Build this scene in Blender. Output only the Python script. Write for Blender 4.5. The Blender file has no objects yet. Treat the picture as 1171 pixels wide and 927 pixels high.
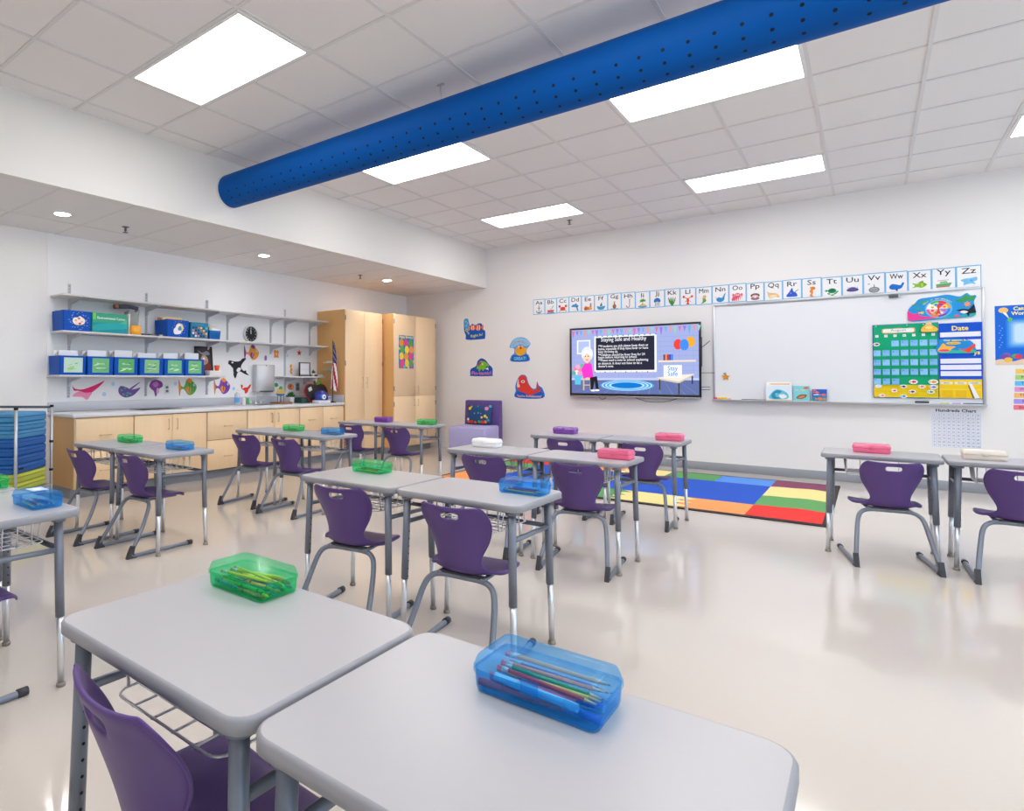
import bpy, bmesh, math, random
from mathutils import Matrix, Vector, Euler
random.seed(7)
PI = math.pi
COL = bpy.context.scene.collection
LIGHT_L = 9.8
DOWN_L = 100.0
SKY_S = 4.2
EXPO = 0.33

# ------------------------------------------------------------------ materials
def lin(c):
    out = []
    for v in c[:3]:
        v = v / 255.0
        out.append(v / 12.92 if v <= 0.04045 else ((v + 0.055) / 1.055) ** 2.4)
    return (out[0], out[1], out[2], 1.0)

_mats = {}
def pm(rgb, rough=0.6, metal=0.0, vary=0.0, scale=12.0, bump=0.0, spec=0.5, coat=0.0, name=None):
    key = (tuple(rgb), rough, metal, vary, scale, bump, spec, coat)
    if key in _mats: return _mats[key]
    m = bpy.data.materials.new(name or 'paint_%d_%d_%d' % tuple(int(v) for v in rgb[:3]))
    m.use_nodes = True
    nt = m.node_tree; b = nt.nodes['Principled BSDF']
    b.inputs['Base Color'].default_value = lin(rgb)
    b.inputs['Roughness'].default_value = rough
    b.inputs['Metallic'].default_value = metal
    b.inputs['Specular IOR Level'].default_value = spec
    if coat: b.inputs['Coat Weight'].default_value = coat; b.inputs['Coat Roughness'].default_value = 0.1
    if vary or bump:
        tc = nt.nodes.new('ShaderNodeTexCoord')
        n = nt.nodes.new('ShaderNodeTexNoise'); n.inputs['Scale'].default_value = scale; n.inputs['Detail'].default_value = 3
        nt.links.new(tc.outputs['Object'], n.inputs['Vector'])
        if vary:
            mr = nt.nodes.new('ShaderNodeMapRange')
            mr.inputs['To Min'].default_value = 1 - vary; mr.inputs['To Max'].default_value = 1 + vary
            nt.links.new(n.outputs['Fac'], mr.inputs['Value'])
            mx = nt.nodes.new('ShaderNodeMix'); mx.data_type = 'RGBA'; mx.blend_type = 'MULTIPLY'
            mx.inputs['Factor'].default_value = 1.0; mx.inputs[6].default_value = lin(rgb)
            nt.links.new(mr.outputs['Result'], mx.inputs[7]); nt.links.new(mx.outputs[2], b.inputs['Base Color'])
        if bump:
            bp = nt.nodes.new('ShaderNodeBump'); bp.inputs['Strength'].default_value = bump; bp.inputs['Distance'].default_value = 0.002
            nt.links.new(n.outputs['Fac'], bp.inputs['Height']); nt.links.new(bp.outputs['Normal'], b.inputs['Normal'])
    _mats[key] = m
    return m

def paper(rgb): return pm(rgb, 0.55, spec=0.3)

def emit(rgb, strength=1.0):
    key = ('e', tuple(rgb), strength)
    if key in _mats: return _mats[key]
    m = bpy.data.materials.new('glow_%d_%d_%d' % tuple(int(v) for v in rgb[:3])); m.use_nodes = True
    nt = m.node_tree; nt.nodes.clear()
    o = nt.nodes.new('ShaderNodeOutputMaterial'); e = nt.nodes.new('ShaderNodeEmission')
    e.inputs['Color'].default_value = lin(rgb); e.inputs['Strength'].default_value = strength
    nt.links.new(e.outputs[0], o.inputs[0])
    _mats[key] = m
    return m

def clear_plastic(rgb, opac=0.3, rough=0.12, name='clear_plastic'):
    key = ('c', tuple(rgb), opac, rough)
    if key in _mats: return _mats[key]
    m = bpy.data.materials.new(name); m.use_nodes = True
    nt = m.node_tree; b = nt.nodes['Principled BSDF']; o = nt.nodes['Material Output']
    b.inputs['Base Color'].default_value = lin(rgb); b.inputs['Roughness'].default_value = rough
    t = nt.nodes.new('ShaderNodeBsdfTransparent')
    l = lin(rgb); mxv = max(l[:3])
    tint = [max(0.0, v / mxv) ** 0.11 for v in l[:3]]
    t.inputs['Color'].default_value = (tint[0], tint[1], tint[2], 1)
    fr = nt.nodes.new('ShaderNodeLayerWeight'); fr.inputs['Blend'].default_value = 0.25
    ma = nt.nodes.new('ShaderNodeMath'); ma.operation = 'MULTIPLY_ADD'; ma.inputs[1].default_value = 0.3; ma.inputs[2].default_value = opac
    ma.use_clamp = True
    nt.links.new(fr.outputs['Facing'], ma.inputs[0])
    mx = nt.nodes.new('ShaderNodeMixShader')
    nt.links.new(ma.outputs[0], mx.inputs[0]); nt.links.new(t.outputs[0], mx.inputs[1]); nt.links.new(b.outputs[0], mx.inputs[2])
    nt.links.new(mx.outputs[0], o.inputs[0])
    _mats[key] = m
    return m

def wood(rgb, name='maple', grain=0.05, along='Z', rough=0.45):
    m = bpy.data.materials.new(name); m.use_nodes = True
    nt = m.node_tree; b = nt.nodes['Principled BSDF']; b.inputs['Roughness'].default_value = rough
    tc = nt.nodes.new('ShaderNodeTexCoord'); mp = nt.nodes.new('ShaderNodeMapping')
    mp.inputs['Scale'].default_value = {'Z': (14, 14, 1.0), 'Y': (14, 1.0, 14), 'X': (1.0, 14, 14)}[along]
    n = nt.nodes.new('ShaderNodeTexNoise'); n.inputs['Scale'].default_value = 2.2; n.inputs['Detail'].default_value = 6; n.inputs['Distortion'].default_value = 0.6
    mr = nt.nodes.new('ShaderNodeMapRange'); mr.inputs['To Min'].default_value = 1 - grain; mr.inputs['To Max'].default_value = 1 + grain
    mx = nt.nodes.new('ShaderNodeMix'); mx.data_type = 'RGBA'; mx.blend_type = 'MULTIPLY'
    mx.inputs['Factor'].default_value = 1.0; mx.inputs[6].default_value = lin(rgb)
    nt.links.new(tc.outputs['Object'], mp.inputs['Vector']); nt.links.new(mp.outputs[0], n.inputs['Vector'])
    nt.links.new(n.outputs['Fac'], mr.inputs['Value']); nt.links.new(mr.outputs[0], mx.inputs[7]); nt.links.new(mx.outputs[2], b.inputs['Base Color'])
    return m

# ------------------------------------------------------------------ mesh builder
_text_cache = {}
def text_geo(s, size=1.0):
    if s not in _text_cache:
        cu = bpy.data.curves.new('t', 'FONT'); cu.body = s; cu.size = 1.0; cu.resolution_u = 2
        cu.align_x = 'CENTER'; cu.align_y = 'CENTER'
        ob = bpy.data.objects.new('t', cu); COL.objects.link(ob)
        dg = bpy.context.evaluated_depsgraph_get(); dg.update()
        me = ob.evaluated_get(dg).to_mesh()
        vs = [tuple(v.co[:2]) for v in me.vertices]; fs = [tuple(p.vertices) for p in me.polygons]
        ob.evaluated_get(dg).to_mesh_clear()
        bpy.data.objects.remove(ob); bpy.data.curves.remove(cu)
        if vs:
            x0 = min(v[0] for v in vs); x1 = max(v[0] for v in vs); y0 = min(v[1] for v in vs); y1 = max(v[1] for v in vs)
        else: x0 = x1 = y0 = y1 = 0
        _text_cache[s] = (vs, fs, (x0, x1, y0, y1))
    return _text_cache[s]

def spline(pts, n=6, closed=True):
    out = []; N = len(pts)
    rng = range(N) if closed else range(N - 1)
    for i in rng:
        g = (lambda k: pts[k % N]) if closed else (lambda k: pts[max(0, min(N - 1, k))])
        p0, p1, p2, p3 = g(i - 1), g(i), g(i + 1), g(i + 2)
        for k in range(n):
            t = k / n; t2 = t * t; t3 = t2 * t
            out.append(tuple(0.5 * (2 * b + (c - a) * t + (2 * a - 5 * b + 4 * c - d) * t2 + (3 * b - a - 3 * c + d) * t3)
                             for a, b, c, d in zip(p0, p1, p2, p3)))
    if not closed: out.append(tuple(pts[-1]))
    return out

def ell(cx, cy, rx, ry, n=20, rot=0.0, a0=0.0, a1=2 * PI):
    full = abs(a1 - a0 - 2 * PI) < 1e-6
    cnt = n if full else n + 1
    c, s = math.cos(rot), math.sin(rot)
    out = []
    for k in range(cnt):
        a = a0 + (a1 - a0) * k / n
        x, y = rx * math.cos(a), ry * math.sin(a)
        out.append((cx + x * c - y * s, cy + x * s + y * c))
    return out

def rrect(x0, y0, x1, y1, r, n=5):
    out = []
    for (cx, cy, a) in ((x1 - r, y1 - r, 0), (x0 + r, y1 - r, PI / 2), (x0 + r, y0 + r, PI), (x1 - r, y0 + r, 1.5 * PI)):
        for k in range(n + 1):
            t = a + PI / 2 * k / n
            out.append((cx + r * math.cos(t), cy + r * math.sin(t)))
    return out

def star(cx, cy, r1, r2, n=5, rot=PI / 2):
    return [(cx + (r1 if k % 2 == 0 else r2) * math.cos(rot + PI * k / n), cy + (r1 if k % 2 == 0 else r2) * math.sin(rot + PI * k / n)) for k in range(2 * n)]

class MB:
    def __init__(self):
        self.bm = bmesh.new(); self.mats = []; self.smooth = []; self.M = None; self.z = 0.0
    def mi(self, m):
        if m not in self.mats: self.mats.append(m)
        return self.mats.index(m)
    def v(self, co):
        co = Vector(co)
        if self.M is not None: co = self.M @ co
        return self.bm.verts.new(co)
    def face(self, vs, m, smooth=False):
        try: f = self.bm.faces.new(vs)
        except ValueError: return None
        f.material_index = self.mi(m); f.smooth = smooth
        return f
    def merge(self, bm2, m, smooth=False, mat=None):
        mp = {}
        for v in bm2.verts:
            co = v.co if mat is None else mat @ v.co
            mp[v] = self.v(co)
        for f in bm2.faces: self.face([mp[v] for v in f.verts], m, smooth)
        bm2.free()
    def box(self, x0, y0, z0, x1, y1, z1, m, r=0.0, seg=2, mat=None, smooth=None):
        b = bmesh.new(); bmesh.ops.create_cube(b, size=1.0)
        for v in b.verts:
            v.co = Vector(((x0 + x1) / 2 + v.co.x * (x1 - x0), (y0 + y1) / 2 + v.co.y * (y1 - y0), (z0 + z1) / 2 + v.co.z * (z1 - z0)))
        if r > 0: bmesh.ops.bevel(b, geom=list(b.edges), offset=r, segments=seg, profile=0.5, affect='EDGES')
        bmesh.ops.recalc_face_normals(b, faces=b.faces)
        self.merge(b, m, bool(r) if smooth is None else smooth, mat); return self
    def tube(self, pts, r, m, n=10, closed=False, caps=True, r2=None):
        pts = [Vector(p) for p in pts]; N = len(pts); rings = []
        t0 = (pts[1] - pts[0]).normalized()
        up = Vector((0, 0, 1)) if abs(t0.z) < 0.9 else Vector((1, 0, 0))
        nrm = (up - t0 * up.dot(t0)).normalized()
        for i, p in enumerate(pts):
            if closed: t = (pts[(i + 1) % N] - pts[i - 1]).normalized()
            elif i == 0: t = t0
            elif i == N - 1: t = (pts[-1] - pts[-2]).normalized()
            else: t = ((pts[i + 1] - p).normalized() + (p - pts[i - 1]).normalized()).normalized()
            nrm = (nrm - t * nrm.dot(t))
            nrm = nrm.normalized() if nrm.length > 1e-6 else t.orthogonal().normalized()
            bn = t.cross(nrm)
            rr = r if r2 is None else r + (r2 - r) * i / (N - 1)
            rings.append([self.v(p + (nrm * math.cos(2 * PI * k / n) + bn * math.sin(2 * PI * k / n)) * rr) for k in range(n)])
        for i in range(N if closed else N - 1):
            a, b = rings[i], rings[(i + 1) % N]
            for k in range(n): self.face([a[k], a[(k + 1) % n], b[(k + 1) % n], b[k]], m, True)
        if caps and not closed:
            self.face(rings[0][::-1], m); self.face(rings[-1], m)
        return self
    def cyl(self, p0, p1, r, m, n=16, r2=None): return self.tube([p0, p1], r, m, n, r2=r2)
    def lathe(self, prof, m, n=20, center=(0, 0, 0), smooth=True):
        rings = []
        for (r, z) in prof:
            rings.append([self.v((center[0] + r * math.cos(2 * PI * k / n), center[1] + r * math.sin(2 * PI * k / n), center[2] + z)) for k in range(n)])
        for a, b in zip(rings, rings[1:]):
            for k in range(n): self.face([a[k], a[(k + 1) % n], b[(k + 1) % n], b[k]], m, smooth)
        self.face(rings[0][::-1], m, False); self.face(rings[-1], m, False)
        return self
    def prism(self, pts, z0, z1, m, side=None, bottom=True, mat=None):
        side = side or m
        tr = (lambda c: mat @ Vector(c)) if mat is not None else (lambda c: Vector(c))
        A = sum(pts[i - 1][0] * pts[i][1] - pts[i][0] * pts[i - 1][1] for i in range(len(pts)))
        if A < 0: pts = pts[::-1]
        a = [self.v(tr((p[0], p[1], z0))) for p in pts]; b = [self.v(tr((p[0], p[1], z1))) for p in pts]
        self.face(b, m)
        if bottom: self.face(a[::-1], side)
        for k in range(len(pts)):
            j = (k + 1) % len(pts); self.face([a[k], a[j], b[j], b[k]], side)
        return self
    # flat artwork: every layer lies a hair above the last
    def flat(self, pts, m, dz=0.00015):
        self.z += dz
        A = sum(pts[i - 1][0] * pts[i][1] - pts[i][0] * pts[i - 1][1] for i in range(len(pts)))
        if A < 0: pts = pts[::-1]
        self.face([self.v((p[0], p[1], self.z)) for p in pts], m); return self
    def text(self, s, x, y, h, m, w=None, dz=0.00015, rot=0.0, bold=0.0):
        vs, fs, bb = text_geo(s)
        self.z += dz
        sc = h; sx = sc
        if w: sx = min(w / max(1e-6, bb[1] - bb[0]), sc * 1.25)
        c, sn = math.cos(rot), math.sin(rot)
        offs = [(0, 0)] if not bold else [(-bold, 0), (bold, 0), (0, bold), (0, -bold)]
        for q, (ox, oy) in enumerate(offs):
            vv = []
            for (px, py) in vs:
                X = (px - (bb[0] + bb[1]) / 2) * sx + ox; Y = (py - (bb[2] + bb[3]) / 2) * sc + oy
                vv.append(self.v((x + X * c - Y * sn, y + X * sn + Y * c, self.z + q * 0.00002)))
            for f in fs: self.face([vv[i] for i in f], m)
        return self
    def arctext(self, s, cx, cy, r, a0, a1, h, m, dz=0.00015):
        n = len(s); self.z += dz; zz = self.z
        for i, ch in enumerate(s):
            a = a0 + (a1 - a0) * (i + 0.5) / n
            self.z = zz - dz
            if ch != ' ': self.text(ch, cx + r * math.cos(a), cy + r * math.sin(a), h, m, rot=a - PI / 2, dz=dz)
        self.z = zz
        return self
    def build(self, name, parent=None, loc=None, rot=None, recalc=False):
        if recalc: bmesh.ops.recalc_face_normals(self.bm, faces=self.bm.faces)
        me = bpy.data.meshes.new(name); self.bm.to_mesh(me); self.bm.free()
        for m in self.mats: me.materials.append(m)
        o = bpy.data.objects.new(name, me); COL.objects.link(o)
        if parent is not None: o.parent = parent
        if loc is not None: o.location = loc
        if rot is not None: o.rotation_euler = rot
        return o

def tag(o, label=None, cat=None, group=None, kind=None):
    if label: o['label'] = label
    if cat: o['category'] = cat
    if group: o['group'] = group
    if kind: o['kind'] = kind
    return o
def thing(name, label, cat, loc=(0, 0, 0), rz=0.0, group=None, rot=None):
    o = bpy.data.objects.new(name, None); COL.objects.link(o); o.empty_display_size = 0.05
    o.location = loc; o.rotation_euler = rot if rot is not None else (0, 0, rz)
    return tag(o, label, cat, group)
def copy_tree(o, parent=None):
    c = o.copy(); COL.objects.link(c)
    if parent is not None: c.parent = parent
    for ch in list(o.children): copy_tree(ch, c)
    return c
def place(proto, first, label, loc, rz=0.0, group=None):
    o = proto if first else copy_tree(proto)
    o.location = loc; o.rotation_euler = (0, 0, rz); o['label'] = label
    if group: o['group'] = group
    return o
FRONT = (PI / 2, 0, 0)            # local x -> +x, local y -> up, local z -> out of the front wall
LEFT = (PI / 2, 0, PI / 2)        # local x -> +y, local y -> up, local z -> out of the left wall

# shared materials
WHITE = paper((240, 240, 240)); BLACK = paper((28, 28, 32))
CHROME = pm((226, 228, 232), 0.3, 0.85)
STEEL = pm((122, 128, 141), 0.34, 0.3, vary=0.03)
STEEL_DK = pm((92, 96, 104), 0.4, 0.3)
RUBBER = pm((56, 56, 62), 0.55)
ALU = pm((196, 198, 202), 0.4, 0.6)
WHITEMETAL = pm((226, 227, 229), 0.45)
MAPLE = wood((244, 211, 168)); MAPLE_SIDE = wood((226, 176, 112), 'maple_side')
DARKGAP = pm((70, 50, 36), 0.7)
PURPLE = pm((84, 56, 122), 0.42, vary=0.04, scale=30, bump=0.08)
# ------------------------------------------------------------------ room
X0, X1, Y0, Y1, ZC = -6.37, 3.9, -2.6, 8.71, 3.27
XB, ZS = -4.775, 2.634
wall_front_mat = pm((238, 235, 233), 0.75, vary=0.012, scale=3, bump=0.05)
wall_left_mat = pm((243, 242, 243), 0.7, vary=0.012, scale=3, bump=0.05)
wall_white = pm((231, 227, 221), 0.7, vary=0.01, scale=3, bump=0.05)

def floor_material():
    m = bpy.data.materials.new('polished_vinyl'); m.use_nodes = True
    nt = m.node_tree; b = nt.nodes['Principled BSDF']
    tc = nt.nodes.new('ShaderNodeTexCoord')
    n = nt.nodes.new('ShaderNodeTexNoise'); n.inputs['Scale'].default_value = 60; n.inputs['Detail'].default_value = 4
    n2 = nt.nodes.new('ShaderNodeTexNoise'); n2.inputs['Scale'].default_value = 0.8; n2.inputs['Detail'].default_value = 2
    for q in (n, n2): nt.links.new(tc.outputs['Object'], q.inputs['Vector'])
    mr = nt.nodes.new('ShaderNodeMapRange'); mr.inputs['To Min'].default_value = 0.985; mr.inputs['To Max'].default_value = 1.015
    nt.links.new(n.outputs['Fac'], mr.inputs['Value'])
    mx = nt.nodes.new('ShaderNodeMix'); mx.data_type = 'RGBA'; mx.blend_type = 'MULTIPLY'; mx.inputs['Factor'].default_value = 1
    mx.inputs[6].default_value = lin((207, 197, 187)); nt.links.new(mr.outputs[0], mx.inputs[7]); nt.links.new(mx.outputs[2], b.inputs['Base Color'])
    m2 = nt.nodes.new('ShaderNodeMapRange'); m2.inputs['To Min'].default_value = 0.07; m2.inputs['To Max'].default_value = 0.13
    nt.links.new(n2.outputs['Fac'], m2.inputs['Value']); nt.links.new(m2.outputs[0], b.inputs['Roughness'])
    b.inputs['Specular IOR Level'].default_value = 0.5; b.inputs['Coat Weight'].default_value = 0.25; b.inputs['Coat Roughness'].default_value = 0.05
    return m
f = MB(); f.box(X0, Y0, -0.1, X1, Y1, 0, floor_material()); tag(f.build('floor'), kind='structure')

# ceiling: lay-in tiles with T-bars
tile = pm((233, 230, 228), 0.9, vary=0.02, scale=90, bump=0.15); tbar = pm((220, 217, 215), 0.6)
GX, GY, GP = -3.958, 1.511, 0.6096
c = MB(); c.box(XB, Y0, ZC, X1, Y1, ZC + 0.1, tile)
i = -1
while GX + i * GP < X1:
    x = GX + i * GP
    if x > XB: c.box(x - 0.012, Y0, ZC - 0.006, x + 0.012, Y1, ZC + 0.001, tbar)
    i += 1
j = -6
while GY + j * GP < Y1:
    y = GY + j * GP
    if y > Y0: c.box(XB, y - 0.012, ZC - 0.0055, X1, y + 0.012, ZC + 0.001, tbar)
    j += 1
tag(c.build('ceiling'), kind='structure')
s = MB(); s.box(X0 - 0.15, Y0, ZS, XB - 0.12, Y1, ZS + 0.08, tile)
k = -6
while GY + k * GP < Y1:
    y = 2.036 + k * GP
    if Y0 < y < Y1 : s.box(X0, y - 0.01, ZS - 0.003, XB, y + 0.01, ZS + 0.001, pm((224, 221, 219), 0.7))
    k += 1
s.box(-5.83, Y0, ZS - 0.003, -5.81, Y1, ZS + 0.001, pm((224, 221, 219), 0.7))
tag(s.build('ceiling_soffit'), kind='structure')
b = MB(); b.box(XB - 0.12, Y0, ZS, XB, Y1, ZC + 0.1, wall_white); tag(b.build('wall_bulkhead'), kind='structure')

def block_wall():
    m = bpy.data.materials.new('painted_block'); m.use_nodes = True
    nt = m.node_tree; b = nt.nodes['Principled BSDF']; b.inputs['Roughness'].default_value = 0.6
    b.inputs['Base Color'].default_value = lin((240, 237, 235))
    tc = nt.nodes.new('ShaderNodeTexCoord'); sp = nt.nodes.new('ShaderNodeSeparateXYZ')
    cm = nt.nodes.new('ShaderNodeCombineXYZ')
    nt.links.new(tc.outputs['Object'], sp.inputs[0]); nt.links.new(sp.outputs['Y'], cm.inputs['X']); nt.links.new(sp.outputs['Z'], cm.inputs['Y'])
    br = nt.nodes.new('ShaderNodeTexBrick'); br.inputs['Scale'].default_value = 1.0
    br.inputs['Brick Width'].default_value = 0.4064; br.inputs['Row Height'].default_value = 0.2032; br.inputs['Mortar Size'].default_value = 0.004
    br.inputs['Mortar Smooth'].default_value = 0.4
    nt.links.new(cm.outputs[0], br.inputs['Vector'])
    bp = nt.nodes.new('ShaderNodeBump'); bp.invert = True; bp.inputs['Strength'].default_value = 0.35; bp.inputs['Distance'].default_value = 0.003
    nt.links.new(br.outputs['Fac'], bp.inputs['Height']); nt.links.new(bp.outputs['Normal'], b.inputs['Normal'])
    return m
w = MB(); w.box(X0 - 0.15, Y0, 0, X0 - 0.005, Y1, ZS, block_wall()); tag(w.build('wall_left'), kind='structure')
w = MB(); w.box(X0 - 0.005, 2.575, 0, X0, Y1, ZS, wall_left_mat); tag(w.build('wall_left_panel'), kind='structure')
w = MB(); w.box(X0 - 0.15, Y1, 0, X1 + 0.15, Y1 + 0.15, ZC + 0.1, wall_front_mat); tag(w.build('wall_front'), kind='structure')
w = MB(); w.box(X0 - 0.15, Y0 - 0.15, 0, X1 + 0.15, Y0, ZC + 0.1, wall_white); tag(w.build('wall_back'), kind='structure')
base = pm((150, 153, 160), 0.55)
w = MB(); w.box(-5.3, Y1 - 0.008, 0, X1, Y1, 0.1, base, 0.003, 1); tag(w.build('baseboard_front'), kind='structure')
w = MB(); w.box(X0 - 0.005, Y0, 0, X0 + 0.004, 2.575, 0.1, base, 0.002, 1); tag(w.build('baseboard_left'), kind='structure')
# right wall with windows (daylight side of the room)
WY = [(-1.9, 0.6), (1.4, 3.9), (4.7, 7.6)]; WZ0, WZ1 = 0.9, 2.75
w = MB()
w.box(X1, Y0, 0, X1 + 0.2, Y1, WZ0, wall_white); w.box(X1, Y0, WZ1, X1 + 0.2, Y1, ZC + 0.1, wall_white)
ys = [Y0] + [q for p in WY for q in p] + [Y1]
for a, bb in zip(ys[0::2], ys[1::2]): w.box(X1, a, WZ0, X1 + 0.2, bb, WZ1, wall_white)
tag(w.build('wall_right'), kind='structure')
def glass_mat():
    m = bpy.data.materials.new('window_glass'); m.use_nodes = True
    nt = m.node_tree; o = nt.nodes['Material Output']; nt.nodes.remove(nt.nodes['Principled BSDF'])
    t = nt.nodes.new('ShaderNodeBsdfTransparent'); t.inputs['Color'].default_value = (0.97, 0.98, 0.98, 1)
    g = nt.nodes.new('ShaderNodeBsdfGlossy'); g.inputs['Roughness'].default_value = 0.02
    mx = nt.nodes.new('ShaderNodeMixShader'); mx.inputs[0].default_value = 0.06
    nt.links.new(t.outputs[0], mx.inputs[1]); nt.links.new(g.outputs[0], mx.inputs[2]); nt.links.new(mx.outputs[0], o.inputs[0])
    return m
GLASS = glass_mat()
for n, (a, bb) in enumerate(WY):
    q = MB()
    fr = pm((200, 202, 205), 0.4, 0.5)
    for (y0, y1, z0, z1) in ((a, bb, WZ0, WZ0 + 0.05), (a, bb, WZ1 - 0.05, WZ1), (a, a + 0.05, WZ0, WZ1), (bb - 0.05, bb, WZ0, WZ1), ((a + bb) / 2 - 0.03, (a + bb) / 2 + 0.03, WZ0, WZ1)):
        q.box(X1 + 0.06, y0, z0, X1 + 0.12, y1, z1, fr)
    fo = tag(q.build('window_%d' % (n + 1)), kind='structure')
    p = MB(); p.box(X1 + 0.085, a + 0.04, WZ0 + 0.04, X1 + 0.091, bb - 0.04, WZ1 - 0.04, GLASS); p.build('pane', fo)

# ------------------------------------------------------------------ ceiling lights
DIFF = emit((253, 252, 252), LIGHT_L)
def ceiling_light(ix, iy, label):
    x0 = GX + ix * GP + 0.012; x1 = GX + (ix + 2) * GP - 0.012; y0 = GY + iy * GP + 0.012; y1 = GY + (iy + 1) * GP - 0.012
    t = thing('ceiling_light', label, 'ceiling light', ((x0 + x1) / 2, (y0 + y1) / 2, ZC), group='fluorescent ceiling panels')
    hx, hy = (x1 - x0) / 2, (y1 - y0) / 2
    fm = MB(); wm = pm((232, 231, 229), 0.5); e = 0.022
    for (a, bq, c2, d) in ((-hx, -hy, hx, -hy + e), (-hx, hy - e, hx, hy), (-hx, -hy + e, -hx + e, hy - e), (hx - e, -hy + e, hx, hy - e)):
        fm.box(a, bq, -0.012, c2, d, 0.001, wm)
    fm.build('frame', t)
    d = MB(); d.box(-hx + e, -hy + e, -0.006, hx - e, hy - e, -0.001, DIFF); d.build('diffuser', t)
for ix, iy, lb in ((0, 1, 'lit rectangular ceiling panel nearest the camera, beside the blue duct on the cabinet side'),
                   (0, 5, 'lit ceiling panel half hidden by the blue duct near its end at the bulkhead'),
                   (4, 5, 'large lit ceiling panel tucked behind the middle of the blue duct'),
                   (4, 9, 'lit ceiling panel between the blue duct and the wall above the whiteboard'),
                   (0, 9, 'small lit ceiling panel closest to the corner above the fish signs'),
                   (8, 9, 'lit ceiling panel cut by the frame edge above the word poster'),
                   (4, 1, 'added lit ceiling panel above the front desks, out of view'),  # from here on: unseen panels added to light the room
                   (8, 1, 'added lit ceiling panel by the first window, out of view'),
                   (8, 5, 'added lit ceiling panel by the middle window, out of view'),
                   (0, -3, 'added unseen lit ceiling panel behind the camera on the cabinet side'),
                   (4, -3, 'added unseen lit ceiling panel behind the camera in the middle of the room'),
                   (8, -3, 'added unseen lit ceiling panel behind the camera on the window side')):
    ceiling_light(ix, iy, lb)

def downlight(x, y, label):
    t = thing('ceiling_downlight', label, 'ceiling light', (x, y, ZS), group='round recessed lights in the low ceiling')
    m = MB(); m.lathe([(0.062, 0.0), (0.062, -0.004), (0.085, -0.004), (0.088, 0.001)], pm((225, 224, 222), 0.4), 28); m.build('trim_ring', t)
    m = MB(); m.lathe([(0.0615, -0.0005), (0.06, -0.003), (0.03, -0.0045)], emit((255, 250, 246), DOWN_L), 28); m.build('lens', t)
downlight(-5.545, 2.363, 'round recessed light in the low ceiling nearest the floor cushion cart')
downlight(-5.56, 4.716, 'round recessed light in the low ceiling above the clock, middle of the three')
downlight(-5.545, 7.09, 'round recessed light in the low ceiling in front of the tall wardrobes')
def sprinkler(x, y, z, label):
    m = MB(); mm = pm((120, 118, 116), 0.35, 0.7)
    m.lathe([(0.035, 0.0), (0.033, -0.004), (0.012, -0.006), (0.01, -0.03), (0.016, -0.034), (0.004, -0.045), (0.004, -0.052)], mm, 16)
    m.lathe([(0.006, -0.052), (0.026, -0.053), (0.026, -0.056), (0.002, -0.057)], mm, 16)
    tag(m.build('ceiling_sprinkler', loc=(x, y, z)), label, 'sprinkler', 'fire sprinklers')
sprinkler(-5.547, 2.961, ZS, 'small metal fire sprinkler in the low ceiling near the cushion cart end')
sprinkler(-5.546, 6.471, ZS, 'small metal fire sprinkler in the low ceiling near the wardrobes')
sprinkler(-3.049, 7.833, ZC, 'small metal fire sprinkler in the main ceiling above the screen wall')

# ------------------------------------------------------------------ blue fabric duct
YD, ZD, RD = 3.62, 2.98, 0.158
blue = pm((0, 82, 162), 0.6, vary=0.03, scale=6, spec=0.12); hole = pm((8, 14, 24), 0.9)
t = thing('air_duct', 'long round royal blue air duct with rows of small holes hanging below the ceiling', 'duct', (XB, YD, ZD))
m = MB()
L = X1 - XB
NS = 40; n = 40; rings = []
for q in range(NS + 1):
    x = L * q / NS
    rings.append([m.v((x, RD * math.cos(2 * PI * k / n), RD * math.sin(2 * PI * k / n))) for k in range(n)])
for a, bq in zip(rings, rings[1:]):
    for k in range(n): m.face([a[k], bq[k], bq[(k + 1) % n], a[(k + 1) % n]], blue, True)
m.build('duct_sleeve', t, recalc=True)
hm = MB()
for ang in (-159, -134.5, -109):
    a = math.radians(ang); nrm = Vector((0, math.cos(a), math.sin(a))); tg = Vector((0, -math.sin(a), math.cos(a)))
    x = 0.17
    while x < L - 0.1:
        cpt = Vector((x, 0, 0)) + nrm * (RD + 0.0006); rr = 0.0095
        hm.face([hm.v(cpt + Vector((rr * math.cos(2 * PI * k / 10), 0, 0)) + tg * rr * math.sin(2 * PI * k / 10)) for k in range(10)], hole)
        x += 0.1215
tag(hm.build('air_holes', t), kind='stuff')
m = MB(); m.tube([(0.001, 0, 0), (0.02, 0, 0)], RD + 0.006, wall_white, 40); m.build('end_collar', t)
for hx in (2.43, 4.9, 7.4):
    hg = MB(); hg.tube([(hx, 0, RD - 0.004), (hx, 0.01, RD + 0.05), (hx, 0, RD + 0.09), (hx, 0, ZC - ZD)], 0.004, ALU, 6)
    hg.box(hx - 0.025, -0.012, ZC - ZD - 0.008, hx + 0.025, 0.012, ZC - ZD, ALU)
    hg.build('hanger', t)
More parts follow.
